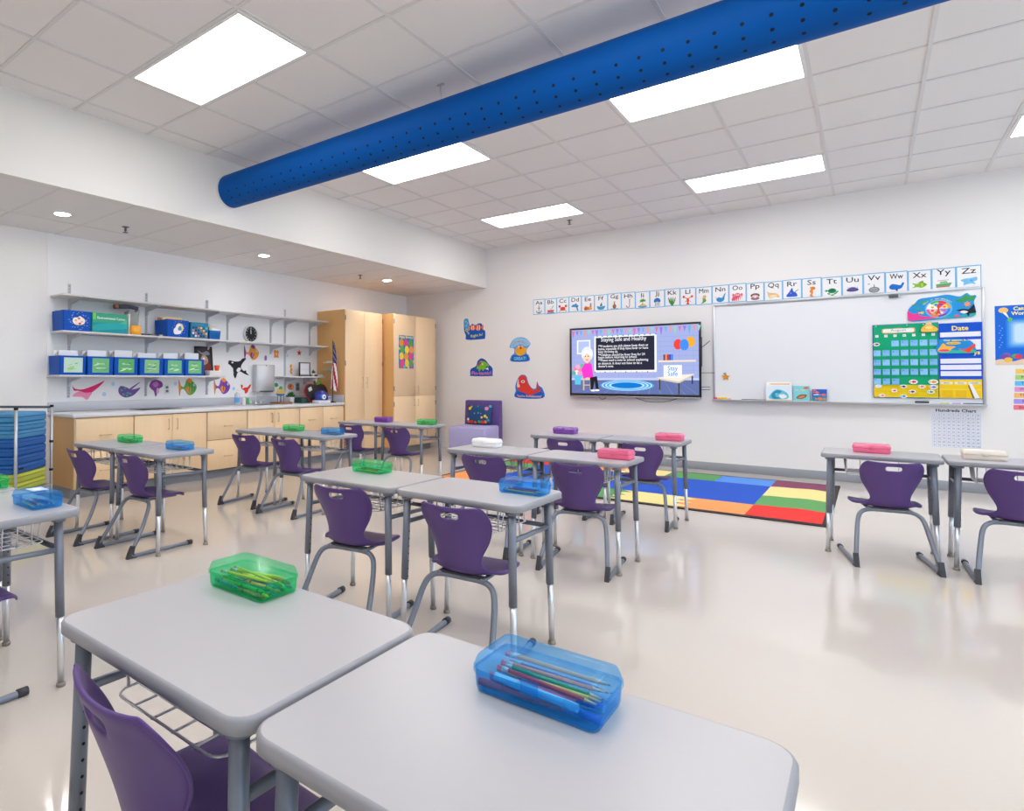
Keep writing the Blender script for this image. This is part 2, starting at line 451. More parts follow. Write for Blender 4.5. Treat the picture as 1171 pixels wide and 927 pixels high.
# ------------------------------------------------------------------ student desk
TOPMAT = pm((177, 174, 177), 0.3, vary=0.012, scale=40); EDGE = pm((150, 150, 156), 0.45)
DH = 0.66
def make_desk():
    t = thing('student_desk', 'x', 'desk')
    m = MB(); w, d = 0.305, 0.2285; r = 0.045
    out = rrect(-w, -d, w, d, r, 6); lay = [(0.004, DH - 0.028), (0.0, DH - 0.024), (0.0, DH - 0.006), (0.003, DH - 0.0015), (0.007, DH)]
    rings = []
    for ins, z in lay:
        rings.append([m.v((x, y, z)) for x, y in rrect(-w + ins, -d + ins, w - ins, d - ins, r - ins, 6)])
    for q, (a, b) in enumerate(zip(rings, rings[1:])):
        for k in range(len(a)): m.face([a[k], a[(k + 1) % len(a)], b[(k + 1) % len(a)], b[k]], EDGE, True)
    m.face(rings[-1], TOPMAT); m.face(rings[0][::-1], EDGE)
    m.build('tabletop', t)
    for sx in (-1, 1):
        for sy in (-1, 1):
            top = Vector((sx * 0.255, -0.187 if sy < 0 else 0.155, DH - 0.03)); ft = Vector((sx * 0.27, -0.2015 if sy < 0 else 0.163, 0.012))
            k = (DH - 0.03 - 0.26) / (DH - 0.042); mid = top.lerp(ft, k)
            m = MB(); m.tube([top, mid], 0.0165, STEEL, 14)
            m.tube([top + Vector((0, 0, 0.001)), top + Vector((0, 0, -0.012))], 0.026, STEEL, 14)
            for q in range(7):
                hp = top.lerp(mid, 0.42 + 0.09 * q) + Vector((-sx * 0.0162, 0, 0))
                m.tube([hp, hp + Vector((-sx * 0.0009, 0, 0))], 0.0035, BLACK, 8)
            leg = m.build('leg', t)
            m = MB(); m.tube([mid + (top - mid).normalized() * 0.02, ft], 0.0125, CHROME, 12); m.build('leg_insert', leg)
            m = MB(); m.lathe([(0.016, 0.0), (0.017, 0.004), (0.0165, 0.012), (0.008, 0.018)], pm((150, 140, 128), 0.4, 0.4), 14, (ft.x, ft.y, 0)); m.build('glide', leg)
    for sx in (-1, 1):
        m = MB(); m.tube([(sx * 0.258, -0.19, 0.515), (sx * 0.258, 0.157, 0.51)], 0.0105, STEEL, 10); m.build('side_rail', t)
    m = MB(); m.tube([(-0.258, 0.157, 0.512), (0.258, 0.157, 0.512)], 0.0105, STEEL_DK, 10); m.build('back_rail', t)
    m = MB(); zb = 0.526; r = 0.0028
    x0, x1, y0, y1 = -0.17, 0.17, -0.165, 0.142
    m.tube([(p[0], p[1], zb) for p in rrect(x0, y0, x1, y1, 0.03, 4)], r, CHROME, 6, closed=True)
    for q in range(1, 5):
        x = x0 + (x1 - x0) * q / 5; m.tube([(x, y0, zb - 0.004), (x, y1, zb - 0.004), (x, y1 + 0.012, DH - 0.03)], r, CHROME, 6)
    for q in range(1, 6):
        y = y0 + (y1 - y0) * q / 6
        m.tube([(x0 - 0.014, y, DH - 0.029), (x0 - 0.004, y, zb), (x1 + 0.004, y, zb), (x1 + 0.014, y, DH - 0.029)], r, CHROME, 6)
    for sx in (x0, x1): m.tube([(sx, y0 + 0.03, zb), (sx, y0 + 0.022, DH - 0.029)], r * 1.2, CHROME, 6)
    m.tube([(x0 - 0.013, y0 + 0.03, DH - 0.034), (x0 - 0.013, y1, DH - 0.034), (x1 + 0.013, y1, DH - 0.034), (x1 + 0.013, y0 + 0.03, DH - 0.034)], r, CHROME, 6)
    m.build('book_basket', t)
    return t

DESKS = [  # right/left desk centres: seam x, front y, the two labels
    (-0.69, 0.545, 'grey-topped student desk in the foreground with the green pencil box on it', 'grey-topped student desk in the foreground with the blue pencil box, cut by the frame'),
    (-1.66, 2.16, 'student desk just behind the foreground desks, holding a green pencil box', 'student desk just behind the foreground desks, holding a clear blue pencil box'),
    (-1.725, 3.655, 'student desk with the white pencil box, standing before the purple lounge chair', 'student desk with a pink pencil box beside the desk with the white box'),
    (-1.745, 5.085, 'student desk with a purple pencil box at the far edge of the striped rug', 'student desk with a pink pencil box standing partly over the striped rug'),
    (0.35, 5.085, 'student desk with a pink pencil box in front of the whiteboard calendar', 'student desk with the cream pencil box below the hundreds chart'),
    (-2.93, 0.62, 'student desk with a green box, cut by the frame, before the cushion cart', 'student desk with a blue pencil box near the cart of floor cushions'),
    (-4.155, 2.12, 'student desk with a green pencil box in front of the first wood drawer cabinet', 'student desk with a blue pencil box in front of the first two-door wood cabinet'),
    (-4.17, 3.68, 'student desk with a green pencil box in front of the sink cabinet', 'student desk with a blue pencil box in the pair facing the sink cabinet'),
    (-4.20, 5.19, 'student desk with a purple pencil box in front of the first tall wardrobe', 'student desk with a green pencil box in front of the second tall wardrobe'),
]
desk0 = make_desk(); first = True
for seam, fy, la, lb in DESKS:
    place(desk0, first, la, (seam - 0.31, fy + 0.2285, 0), 0, 'student desks in pairs'); first = False
    place(desk0, False, lb, (seam + 0.31, fy + 0.2285, 0), 0, 'student desks in pairs')

# ------------------------------------------------------------------ student chair
def make_chair():
    t = thing('student_chair', 'x', 'chair')
    ST = [(-.004, .648, .120, .022, 0), (-.002, .637, .139, .029, 0), (.003, .618, .150, .039, 0), (.009, .592, .156, .052, 0), (.018, .565, .155, .062, 0),
          (.032, .525, .145, .068, 0), (.045, .485, .128, .065, 0), (.056, .450, .109, .048, 0), (.064, .422, .097, .034, 0),
          (.071, .397, .096, .030, .004), (.083, .373, .112, .038, .010), (.105, .355, .140, .034, .018), (.14, .347, .163, .02, .024), (.19, .345, .175, .008, .025),
          (.25, .348, .179, 0, .023), (.31, .353, .178, 0, .018), (.37, .356, .172, 0, .012), (.41, .352, .160, 0, .006), (.432, .343, .142, 0, .003), (.441, .330, .120, 0, 0)]
    ST = [((y + .066) if y < .1 else .171 + (y - .105) * .85, z, hw * .98, cf, cu) for y, z, hw, cf, cu in ST]
    us = [-1.05, -1, -.93, -.82, -.64, -.5, -.4, -.27, -.13, 0, .13, .27, .4, .5, .64, .82, .93, 1, 1.05]
    bm = bmesh.new(); grid = []
    for i, (y, z, hw, cf, cu) in enumerate(ST):
        row = []
        for u in us:
            lip = max(0.0, abs(u) - 1) / .05; u = max(-1.0, min(1.0, u)); hw_ = hw * (1 + .006 * lip)
            e = abs(u) ** 2.2; e2 = abs(u) ** 2.8
            dip = -0.007 * (1 - u * u) if i < 2 else 0
            row.append(bm.verts.new((u * hw_, y + cf * e - lip * (.004 if i < 10 else 0), z + cu * e2 + dip - lip * (0 if i < 9 else .016 if 10 < i < 17 else .008))))
        grid.append(row)
    for i in range(len(ST) - 1):
        for j in range(len(us) - 1):
            if i == 2 and abs(us[j] + us[j + 1]) / 2 < 0.3: continue
            f = bm.faces.new([grid[i][j], grid[i + 1][j], grid[i + 1][j + 1], grid[i][j + 1]])
            f.material_index = 0 if i < 10 else 1; f.smooth = True
    me = bpy.data.meshes.new('shell'); bm.to_mesh(me); bm.free()
    me.materials.append(PURPLE); me.materials.append(PURPLE)
    o = bpy.data.objects.new('shell', me); COL.objects.link(o)
    so = o.modifiers.new('s', 'SOLIDIFY'); so.thickness = 0.010; so.offset = 0
    ss = o.modifiers.new('u', 'SUBSURF'); ss.levels = 2; ss.render_levels = 2
    dg = bpy.context.evaluated_depsgraph_get(); dg.update()
    em = bpy.data.meshes.new_from_object(o.evaluated_get(dg))
    bpy.data.objects.remove(o)
    nrm = [v.normal.copy() for v in em.vertices]
    SEATM = pm((90, 62, 112), 0.34, vary=0.03, scale=30, bump=0.08)
    for mi, name in ((0, 'backrest'), (1, 'seat')):
        idx = {}; vs = []; fs = []
        for p in em.polygons:
            if p.material_index != mi: continue
            f = []
            for v in p.vertices:
                if v not in idx: idx[v] = len(vs); vs.append(v)
                f.append(idx[v])
            fs.append(f)
        nm = bpy.data.meshes.new(name); nm.from_pydata([em.vertices[v].co for v in vs], [], fs); nm.update()
        for p in nm.polygons: p.use_smooth = True
        nm.normals_split_custom_set_from_vertices([nrm[v] for v in vs])
        nm.materials.append(PURPLE)
        q = bpy.data.objects.new(name, nm); COL.objects.link(q); q.parent = t
    r = 0.0125
    for sx in (-1, 1):
        path = spline([(0, .19, .329), (sx * .09, .187, .328), (sx * .135, .175, .315), (sx * .16, .152, .275), (sx * .178, .098, .17), (sx * .194, .028, .06), (sx * .198, .008, .03), (sx * .199, .022, .0155), (sx * .2, .06, .0135), (sx * .203, .25, .0135), (sx * .206, .455, .0135)], 5, False)
        m = MB(); m.tube(path, r, STEEL, 12); leg = m.build('leg', t)
        # wedge-shaped rubber heel and the cap at the runner's tip
        m = MB(); cx = sx * .198
        prof = [(-.022, 0.0), (.045, 0.0), (.043, .01), (.026, .026), (.034, .075), (.012, .08), (-.010, .035)]
        M = Matrix(((0, 0, 1, cx), (1, 0, 0, 0), (0, 1, 0, 0), (0, 0, 0, 1)))
        m.prism(prof, -0.0125, 0.0125, RUBBER, mat=M); m.build('heel_glide', leg, recalc=True)
        m = MB(); m.tube([(sx * .206, .43, .0155), (sx * .206, .466, .0155)], .0155, RUBBER, 12); m.build('end_cap', leg)
        m = MB(); m.box(sx * .1 - .011, .17, .33, sx * .1 + .011, .41, .342, STEEL, 0.003, 1)
        for yy in (.25, .37): m.tube([(sx * .1, yy, .326), (sx * .1, yy, .331)], .006, CHROME, 8)
        m.build('seat_rail', t)
    m = MB(); m.box(-.1, .177, .334, .1, .205, .346, RUBBER, 0.003, 1); m.build('rear_mount', t)
    return t
R = math.radians
CHAIRS = [
    (-0.975, 0.40, -4, 'purple plastic chair in the foreground pushed under the desk with the green box'),
    (-1.93, 2.02, 10, 'purple chair behind the desk with the green box, second desk row of the centre'),
    (-1.302, 2.005, 5, 'purple chair at the desk with the clear blue box, nearest fully visible chair'),
    (-1.995, 3.5, 7, 'purple chair at the desk with the white pencil box'),
    (-1.362, 3.51, 7, 'purple chair at the pink-box desk beside the white-box desk'),
    (-2.01, 4.93, 4, 'purple chair at the desk with a purple box on the rug edge'),
    (-1.392, 4.95, 5, 'purple chair at the pink-box desk standing over the striped rug'),
    (0.118, 4.85, 11, 'purple chair seen from behind at the pink-box desk below the calendar'),
    (0.655, 4.85, 1, 'purple chair at the cream-box desk, cut by the frame'),
    (-2.585, 0.44, 0, 'purple chair of which only the seat corner shows beside the front desks'),
    (-4.42, 1.905, 3, 'purple chair at the green-box desk by the first drawer cabinet'),
    (-3.86, 1.99, 2, 'purple chair at the blue-box desk by the first two-door cabinet'),
    (-4.405, 3.42, 10, 'purple chair at the green-box desk facing the sink cabinet'),
    (-3.853, 3.4, 6, 'purple chair at the blue-box desk facing the sink cabinet'),
    (-4.465, 4.95, 7, 'purple chair at the purple-box desk by the tall wardrobes'),
    (-3.85, 4.98, 8, 'purple chair at the green-box desk by the tall wardrobes'),
]
chair0 = make_chair(); first = True
for x, y, a, lb in CHAIRS:
    place(chair0, first, lb, (x, y, 0), R(a), 'purple student chairs'); first = False

# ------------------------------------------------------------------ pencil boxes
BOXG = clear_plastic((36, 200, 114), 0.13, name='green_clear_plastic'); BOXB = clear_plastic((44, 152, 236), 0.13, name='blue_clear_plastic')
BOXP = clear_plastic((255, 128, 168), 0.5, name='pink_clear_plastic'); BOXV = clear_plastic((146, 84, 190), 0.5, name='purple_clear_plastic')
BOXW = pm((244, 243, 242), 0.35); BOXT = pm((226, 214, 200), 0.4)
def make_box(mat, w=0.2, d=0.12, h=0.06, latch=True):
    t = thing('pencil_box', 'x', 'pencil box')
    hb = h * 0.62
    m = MB(); r = 0.018
    def shell(lay):
        rings = []
        for ins, z in lay: rings.append([m.v((x, y, z)) for x, y in rrect(-w / 2 + ins, -d / 2 + ins, w / 2 - ins, d / 2 - ins, max(0.003, r - ins), 5)])
        for a, b in zip(rings, rings[1:]):
            for k in range(len(a)): m.face([a[k], a[(k + 1) % len(a)], b[(k + 1) % len(a)], b[k]], mat, True)
        return rings
    a = shell([(0.008, 0.0), (0.004, 0.002), (0.002, 0.008), (0.0, hb), (0.0016, hb), (0.0035, 0.009), (0.006, 0.004)])
    m.face(a[0][::-1], mat); m.face(a[-1], mat)
    m.build('box_base', t)
    m = MB()
    a = shell([(-0.0012, hb - 0.007), (-0.0022, hb - 0.006), (-0.0022, hb + 0.003), (0.0, hb + 0.006), (0.002, h - 0.010), (0.006, h - 0.003), (0.014, h - 0.0005), (0.02, h - 0.0005), (0.022, h - 0.002), (0.026, h - 0.002)])
    m.face(a[-1], mat)
    m.build('lid', t)
    if latch:
        m = MB(); m.box(-0.014, -d / 2 - 0.0045, hb - 0.012, 0.014, -d / 2 - 0.0015, hb + 0.012, mat, 0.001, 1); m.build('latch', t)
    return t
def make_pencil(col, L=0.17, r=0.0036, name='pencil'):
    c = pm(col, 0.4)
    t = thing(name, 'x', 'pencil')
    m = MB(); m.tube([(-L / 2 + .02, 0, r), (L / 2 - .022, 0, r)], r, c, 6); m.build('shaft', t)
    m = MB(); m.tube([(L / 2 - .022, 0, r), (L / 2 - .004, 0, r)], r, pm((226, 190, 140), .6), 6, r2=0.001)
    m.tube([(L / 2 - .004, 0, r), (L / 2, 0, r)], 0.001, BLACK, 6, r2=0.0002); m.build('tip', t)
    m = MB(); m.tube([(-L / 2 + .008, 0, r), (-L / 2 + .02, 0, r)], r * 1.05, ALU, 8); m.tube([(-L / 2, 0, r), (-L / 2 + .008, 0, r)], r, pm((232, 120, 130), .7), 8); m.build('eraser_end', t)
    return t
def make_crayon(col, L=0.09, r=0.0042):
    c = pm(col, 0.55); lab = pm(tuple(min(255, int(v * .75 + 60)) for v in col), 0.6)
    t = thing('crayon', 'x', 'crayon')
    m = MB(); m.tube([(-L / 2, 0, r), (L / 2 - .012, 0, r)], r, lab, 10)
    for xx in (-L / 2 + .012, L / 2 - .024): m.tube([(xx, 0, r), (xx + .004, 0, r)], r * 1.02, BLACK, 10)
    m.build('wrapper', t)
    m = MB(); m.tube([(L / 2 - .012, 0, r), (L / 2 - .009, 0, r)], r * .95, c, 10); m.tube([(L / 2 - .009, 0, r), (L / 2, 0, r)], r * .8, c, 10, r2=r * .3); m.build('tip', t)
    return t
def make_marker(col, L=0.135, r=0.0062):
    c = pm(col, 0.35)
    t = thing('marker', 'x', 'marker')
    m = MB(); m.tube([(-L / 2, 0, r), (L / 2 - .04, 0, r)], r, pm((238, 238, 236), .4) if sum(col) < 250 else c, 12)
    m.tube([(-L / 2 + .01, 0, r), (-L / 2 + .02, 0, r)], r * 1.02, c, 12); m.build('barrel', t)
    m = MB(); m.tube([(L / 2 - .04, 0, r), (L / 2 - .004, 0, r), (L / 2, 0, r)], r * 1.05, c, 12); m.build('cap', t)
    return t

BX = 0.06
boxspec = {'green': (BOXG, 'green'), 'blue': (BOXB, 'blue'), 'pink': (BOXP, 'pink'), 'purple': (BOXV, 'purple'), 'white': (BOXW, 'white'), 'cream': (BOXT, 'cream')}
protos = {}
BOXES = [  # colour, x, y, rotation, label
    ('green', -1.127, 0.925, 0, 'clear green pencil box full of crayons and yellow pencils in the foreground'),
    ('blue', -0.392, 0.905, 0, 'clear blue pencil box with markers and pencils on the foreground desk'),
    ('green', -2.05, 2.49, 0, 'clear green pencil box on the second desk pair of the centre'),
    ('blue', -1.165, 2.465, 0, 'clear blue pencil box on the second desk pair of the centre'),
    ('white', -2.165, 3.96, 0, 'white pencil box in front of the lavender lounge seat'),
    ('pink', -1.225, 3.89, 0, 'pink pencil box on the desk beside the one with the white box'),
    ('purple', -2.14, 5.38, 0, 'purple pencil box on the desk at the rug, below the screen'),
    ('pink', -1.255, 5.33, 0, 'pink pencil box on the desk over the rug, right below the screen edge'),
    ('pink', 0.0, 5.34, 0, 'pink pencil box on the desk in front of the whiteboard'),
    ('cream', 0.535, 5.32, 0, 'cream pencil box under the hundreds chart'),
    ('green', -3.10, 1.0, 0, 'green pencil box cut by the frame edge before the cushion cart'),
    ('blue', -2.51, 0.985, 0, 'blue pencil box with a pale label on its lid, near the cushion cart'),
    ('green', -4.46, 2.43, 0, 'green pencil box before the first drawer cabinet'),
    ('blue', -3.74, 2.41, 0, 'blue pencil box before the first two-door cabinet'),
    ('green', -4.25, 3.98, 0, 'green pencil box before the sink cabinet'),
    ('blue', -3.71, 3.95, 0, 'blue pencil box on the desk pair facing the sink cabinet'),
    ('purple', -4.33, 5.47, 0, 'purple pencil box before the tall wardrobes'),
    ('green', -3.72, 5.46, 0, 'green pencil box before the tall wardrobes'),
]
for col, x, y, a, lb in BOXES:
    fst = col not in protos
    if fst: protos[col] = make_box(boxspec[col][0])
    place(protos[col], fst, lb, (x, y, DH), R(a), 'pencil boxes')
# pale label on one lid
crn = [(210, 40, 40), (40, 90, 200), (40, 150, 70), (240, 200, 40), (240, 130, 40), (120, 60, 150), (120, 70, 40), (30, 30, 30)]
cr = {}; pc = {}; mk = {}
def put_crayon(c, x, y, z, a, lb, g):
    f = c not in cr
    if f: cr[c] = make_crayon(c)
    o = place(cr[c], f, lb, (x, y, z), a, g); return o
def put_pencil(c, x, y, z, a, lb, g):
    f = c not in pc
    if f: pc[c] = make_pencil(c)
    return place(pc[c], f, lb, (x, y, z), a, g)
def put_marker(c, x, y, z, a, lb, g):
    f = c not in mk
    if f: mk[c] = make_marker(c)
    return place(mk[c], f, lb, (x, y, z), a, g)
names = {(210, 40, 40): 'red', (40, 90, 200): 'blue', (40, 150, 70): 'green', (240, 200, 40): 'yellow', (240, 130, 40): 'orange', (120, 60, 150): 'purple', (120, 70, 40): 'brown', (30, 30, 30): 'black', (226, 172, 118): 'natural wood', (236, 120, 160): 'pink', (140, 205, 235): 'pale blue'}
zf = DH + 0.006
# foreground green box: crayons in rows, yellow pencils lying on top
for k in range(16):
    c = crn[(k * 3 + k // 8) % 8]; col, row = k % 8, k // 8
    put_crayon(c, -1.127 + (-0.042 if row else 0.05), 0.925 - 0.043 + col * 0.0115, zf + 0.0003 * k, R(random.uniform(-4, 4)), '%s crayon in the %s row inside the foreground green pencil box%s' % (names[c], 'far' if row else 'near', '' , ), 'crayons in the foreground green box')
for k in range(7):
    c = crn[(k * 5 + 2) % 8]
    put_crayon(c, -1.127 + 0.042, 0.925 - 0.038 + k * 0.0125, zf + 0.009, R(random.uniform(-6, 6)), '%s crayon lying on the upper layer inside the foreground green pencil box' % names[c], 'crayons in the foreground green box')
for k, (dx, dy, a) in enumerate(((-.005, -.012, 8), (0.005, .004, -4), (.0, .02, 14))):
    put_pencil((240, 200, 40), -1.127 + dx, 0.925 + dy, zf + 0.019 + 0.0045 * (k % 2), R(a), 'yellow pencil lying on the crayons in the foreground green pencil box', 'yellow pencils in the foreground green box')
# foreground blue box
bx, by = -0.392, 0.905
put_marker((210, 40, 40), bx - .026, by - .04, zf, R(184), 'red marker lying along the near wall of the foreground blue pencil box', 'markers in the foreground blue box')
put_marker((40, 90, 200), bx + .03, by - .032, zf, R(-3), 'blue marker lying lowest in the foreground blue pencil box', 'markers in the foreground blue box')
put_marker((140, 205, 235), bx + .0, by - .044, zf + .0135, R(176), 'pale blue marker lying on top along the near wall of the foreground blue box', 'markers in the foreground blue box')
put_marker((236, 120, 160), bx - .02, by - .012, zf, R(4), 'pink marker in the middle of the foreground blue pencil box', 'markers in the foreground blue box')
put_marker((40, 90, 200), bx + .02, by + .005, zf, R(178), 'blue marker in the middle of the foreground blue pencil box', 'markers in the foreground blue box')
for k, (c, dy, a, z) in enumerate((((226, 172, 118), .030, 2, .03), ((226, 172, 118), .038, -1, .027), ((240, 130, 40), .018, 3, .022), ((40, 150, 70), .009, -2, .019), ((240, 200, 40), .0, 2, .016), ((120, 60, 150), .044, 1, .012), ((210, 40, 40), -.008, -5, .019))):
    put_pencil(c, bx + .002, by + dy, DH + z, R(a), '%s pencil %s in the foreground blue pencil box' % (names[c], ('on top of the heap', 'beside the top pencil', 'in the heap', 'in the heap', 'in the heap', 'by the far wall', 'in the heap')[k]), 'pencils in the foreground blue box')
# a few pencils inside the clear boxes of the other desks
for (x, y, what) in ((-2.05, 2.49, 'green box of the second centre desk pair'), (-1.165, 2.465, 'blue box of the second centre desk pair'), (-2.51, 0.985, 'blue box near the cushion cart'),
                     (-4.46, 2.43, 'green box before the first drawer cabinet'), (-3.74, 2.41, 'blue box before the first two-door cabinet'), (-4.25, 3.98, 'green box before the sink cabinet'), (-3.71, 3.95, 'blue box facing the sink cabinet'),
                     (-3.72, 5.46, 'green box before the tall wardrobes'), (-3.10, 1.0, 'green box cut by the frame')):
    for k in range(5):
        c = ((240, 200, 40), (210, 40, 40), (226, 172, 118), (120, 60, 150), (30, 30, 30))[k]
        put_pencil(c, x, y - .036 + k * .017, zf + (.004 if k % 2 else 0), R(random.uniform(-5, 5)), '%s pencil inside the %s' % (names[c], what), 'pencils inside the other boxes')
pl = MB(); pl.prism(rrect(-.05, -.028, .03, .03, .004), 0, .0006, paper((190, 214, 240))); pl.prism(rrect(-.03, -.012, .01, .012, .002), .0006, .0008, paper((236, 240, 246)))
tag(pl.build('paper_label', loc=(-2.52, 0.99, DH + BX - .0006)), 'pale paper label lying on the lid of the blue box near the cushion cart', 'label')
# ------------------------------------------------------------------ front wall
YF = Y1
def on_front(mb, name, x, z, label, cat, y=YF, group=None):
    return tag(mb.build(name, loc=(x, y, z), rot=FRONT), label, cat, group)
P = paper
# --- alphabet cards
skin = (236, 196, 150)
def icon(m, L):
    c = lambda *a: P(a)
    e = lambda cx, cy, rx, ry, col, rot=0, n=16: m.flat(ell(cx * S, cy * S + OY, rx * S, ry * S, n, rot), P(col))
    pg = lambda pts, col: m.flat([(x * S, y * S + OY) for x, y in pts], P(col))
    sp = lambda pts, col: m.flat([(x * S, y * S + OY) for x, y in spline(pts, 5)], P(col))
    S = 0.064; OY = -0.045
    g = (120, 120, 124)
    if L == 'A':
        pg([(-.08, .7), (.08, .7), (.08, -.8), (-.08, -.8)], g); pg([(-.4, .42), (.4, .42), (.4, .3), (-.4, .3)], g); e(0, .82, .18, .18, g); e(0, .82, .09, .09, (236, 236, 236))
        pg([(-.75, -.3), (-.5, -.15), (-.45, -.5), (0, -.72), (.45, -.5), (.5, -.15), (.75, -.3), (.5, -.75), (0, -.95), (-.5, -.75)], g)
    elif L == 'B':
        pg([(-.9, -.2), (.9, -.2), (.6, -.7), (-.7, -.7)], (206, 70, 54)); pg([(-.4, -.2), (.5, -.2), (.4, .25), (-.2, .25)], (220, 220, 214)); pg([(.2, .25), (.35, .25), (.8, .85), (.7, .9)], g); pg([(-.95, -.75), (.95, -.75), (.95, -.95), (-.95, -.95)], (60, 130, 190))
    elif L == 'C':
        e(0, -.15, .62, .45, (224, 64, 48)); e(-.75, .45, .28, .3, (224, 64, 48)); e(.75, .45, .28, .3, (224, 64, 48))
        for q in (-1, 1):
            pg([(q * .45, 0), (q * .7, .3), (q * .62, .35), (q * .35, .1)], (200, 50, 40)); pg([(q * .5, -.4), (q * .95, -.75), (q * .85, -.8), (q * .4, -.5)], (200, 50, 40)); e(q * .2, .1, .08, .1, (20, 20, 20))
    elif L == 'D':
        sp([(-.9, .1), (-.5, .6), (.2, .6), (.75, .3), (.6, -.2), (.75, -.75), (.45, -.8), (.2, -.1), (-.4, .05)], (52, 140, 190)); pg([(-.1, .55), (.25, .95), (.4, .5)], (40, 120, 175))
    elif L == 'E':
        sp([(-.9, -.5), (-.6, .1), (0, -.05), (.4, .0), (.5, .7), (.8, .7), (.8, 0), (.9, -.6), (.2, -.7), (-.6, -.8)], (204, 110, 40)); e(.5, -.3, .35, .25, (240, 170, 40)); e(-.5, -.4, .25, .2, (170, 80, 34))
    elif L == 'F':
        sp([(-.9, -.05), (0, -.15), (.9, -.05), (.6, -.7), (0, -.85), (-.6, -.7)], (60, 150, 205)); pg([(-.3, -.05), (.15, .85), (.3, -.05)], (90, 100, 112))
    elif L == 'G':
        e(0, -.4, .4, .5, (150, 104, 60)); pg([(-.14, 0), (.14, 0), (.12, .5), (-.12, .5)], (150, 104, 60)); e(0, .65, .22, .16, (206, 190, 160)); pg([(-.8, -.85), (.8, -.85), (.8, -.95), (-.8, -.95)], (120, 150, 180))
    elif L == 'H':
        m.flat([(x * S, y * S + OY) for x, y in [(.2, .9), (.34, .9), (.34, -.5), (.1, -.85), (-.3, -.8), (-.5, -.4), (-.36, -.34), (-.2, -.66), (.08, -.68), (.2, -.46)]], P((150, 90, 96))); e(.28, .9, .12, .12, g)
    elif L == 'I':
        e(0, -.7, .95, .25, (70, 150, 210)); sp([(-.7, -.6), (-.3, -.2), (.3, -.2), (.7, -.6)], (226, 190, 110)); pg([(-.06, -.3), (.06, -.3), (.1, .5), (0, .5)], (150, 96, 50))
        for a in (0, .6, 1.3, 2.0, 2.7, 3.4): e(.05 + .3 * math.cos(a), .45 + .25 * math.sin(a), .36, .12, (60, 150, 70), a)
    elif L == 'J':
        sp([(-.6, .0), (-.55, .6), (0, .9), (.55, .6), (.6, .0), (0, .1)], (52, 120, 190))
        for q in (-.4, -.13, .13, .4): pg([(q - .05, .05), (q + .05, .05), (q + .09, -.4), (q + .02, -.85), (q - .06, -.85), (q - .01, -.4)], (92, 96, 130))
    elif L == 'K':
        for a in (-.5, -.2, .1, .4): sp([(a * .3 - .05, -.9), (a - .12, -.2), (a * 1.5, .8), (a + .16, 0), (a * .3 + .06, -.9)], (70, 140, 64))
    elif L == 'L':
        e(0, -.1, .22, .5, (226, 84, 60)); e(0, -.75, .3, .18, (210, 70, 50))
        for q in (-1, 1): pg([(q * .15, .2), (q * .7, .6), (q * .62, .7), (q * .1, .35)], (226, 84, 60)); e(q * .75, .68, .22, .26, (226, 84, 60)); pg([(q * .2, -.1), (q * .6, -.35), (q * .55, -.42), (q * .18, -.22)], (226, 84, 60))
    elif L == 'M':
        sp([(-.2, .2), (.3, .1), (.4, -.4), (0, -.7), (-.5, -.9), (-.2, -.4)], (80, 170, 80)); e(.1, .5, .3, .3, (210, 150, 80)); e(.05, .48, .2, .22, skin); pg([(-.2, .25), (.25, .25), (.2, -.05), (-.15, -.05)], (236, 150, 60))
    elif L == 'N':
        sp([(-.7, -.1), (-.3, .1), (.3, .0), (.6, .6), (.9, .95), (.75, .3), (.6, -.5), (0, -.85), (-.6, -.6)], (52, 140, 205)); pg([(-.65, -.15), (-.98, .25), (-.58, -.02)], (220, 170, 110)); e(-.4, -.35, .06, .07, (20, 20, 30))
    elif L == 'O':
        e(0, .2, .5, .5, (236, 110, 130))
        for k in range(6): sp([(-.7 + .28 * k - .1, -.05), (-.9 + .36 * k - .08, -.55), (-.8 + .32 * k, -.9), (-.7 + .28 * k + .1, -.6), (-.6 + .24 * k + .12, 0)], (226, 92, 118))
        e(.7, .3, .2, .3, (236, 110, 130)); e(-.7, .3, .2, .3, (236, 110, 130)); e(-.15, .3, .1, .1, (250, 250, 250)); e(.15, .3, .1, .1, (250, 250, 250))
    elif L == 'P':
        e(0, -.5, .7, .35, (150, 110, 112)); e(0, .05, .75, .42, (110, 90, 98)); e(0, -.12, .5, .28, (240, 190, 180)); e(0, -.25, .16, .16, (250, 245, 240))
    elif L == 'Q':
        sp([(-.95, .8), (-.7, .45), (0, .3), (.5, .2), (.95, -.3), (.9, -.6), (.3, -.45), (-.3, -.6), (-.7, -.5), (-.85, .1)], (232, 190, 130)); sp([(-.6, -.2), (0, .0), (.6, -.2), (.2, -.4), (-.4, -.45)], (246, 222, 178))
    elif L == 'R':
        sp([(-.9, -.6), (-.4, .3), (.0, .95), (.2, .3), (.6, .0), (.8, -.6), (.2, -.7)], (40, 90, 205)); pg([(.5, .1), (.98, .6), (.96, .66), (.42, .22)], (80, 84, 110)); e(-.2, 0, .06, .06, (250, 250, 250))
    elif L == 'S':
        sp([(.1, .9), (.5, .8), (.5, .4), (.2, .2), (.25, -.2), (.1, -.6), (.3, -.85), (0, -.95), (-.3, -.7), (-.1, -.3), (-.3, .0), (-.15, .4), (-.2, .8)], (228, 136, 44)); e(.2, .65, .06, .07, (20, 20, 20))
    elif L == 'T':
        e(.05, .0, .6, .45, (30, 130, 84)); e(-.75, .05, .22, .18, (60, 160, 100))
        for (a, b2) in ((-.4, -.5), (.5, -.5), (.75, -.25), (.1, -.75)): e(a, b2, .26, .13, (60, 160, 100), a)
        e(0, .1, .35, .22, (20, 104, 66))
    elif L == 'U':
        e(0, -.1, .85, .3, (70, 60, 130))
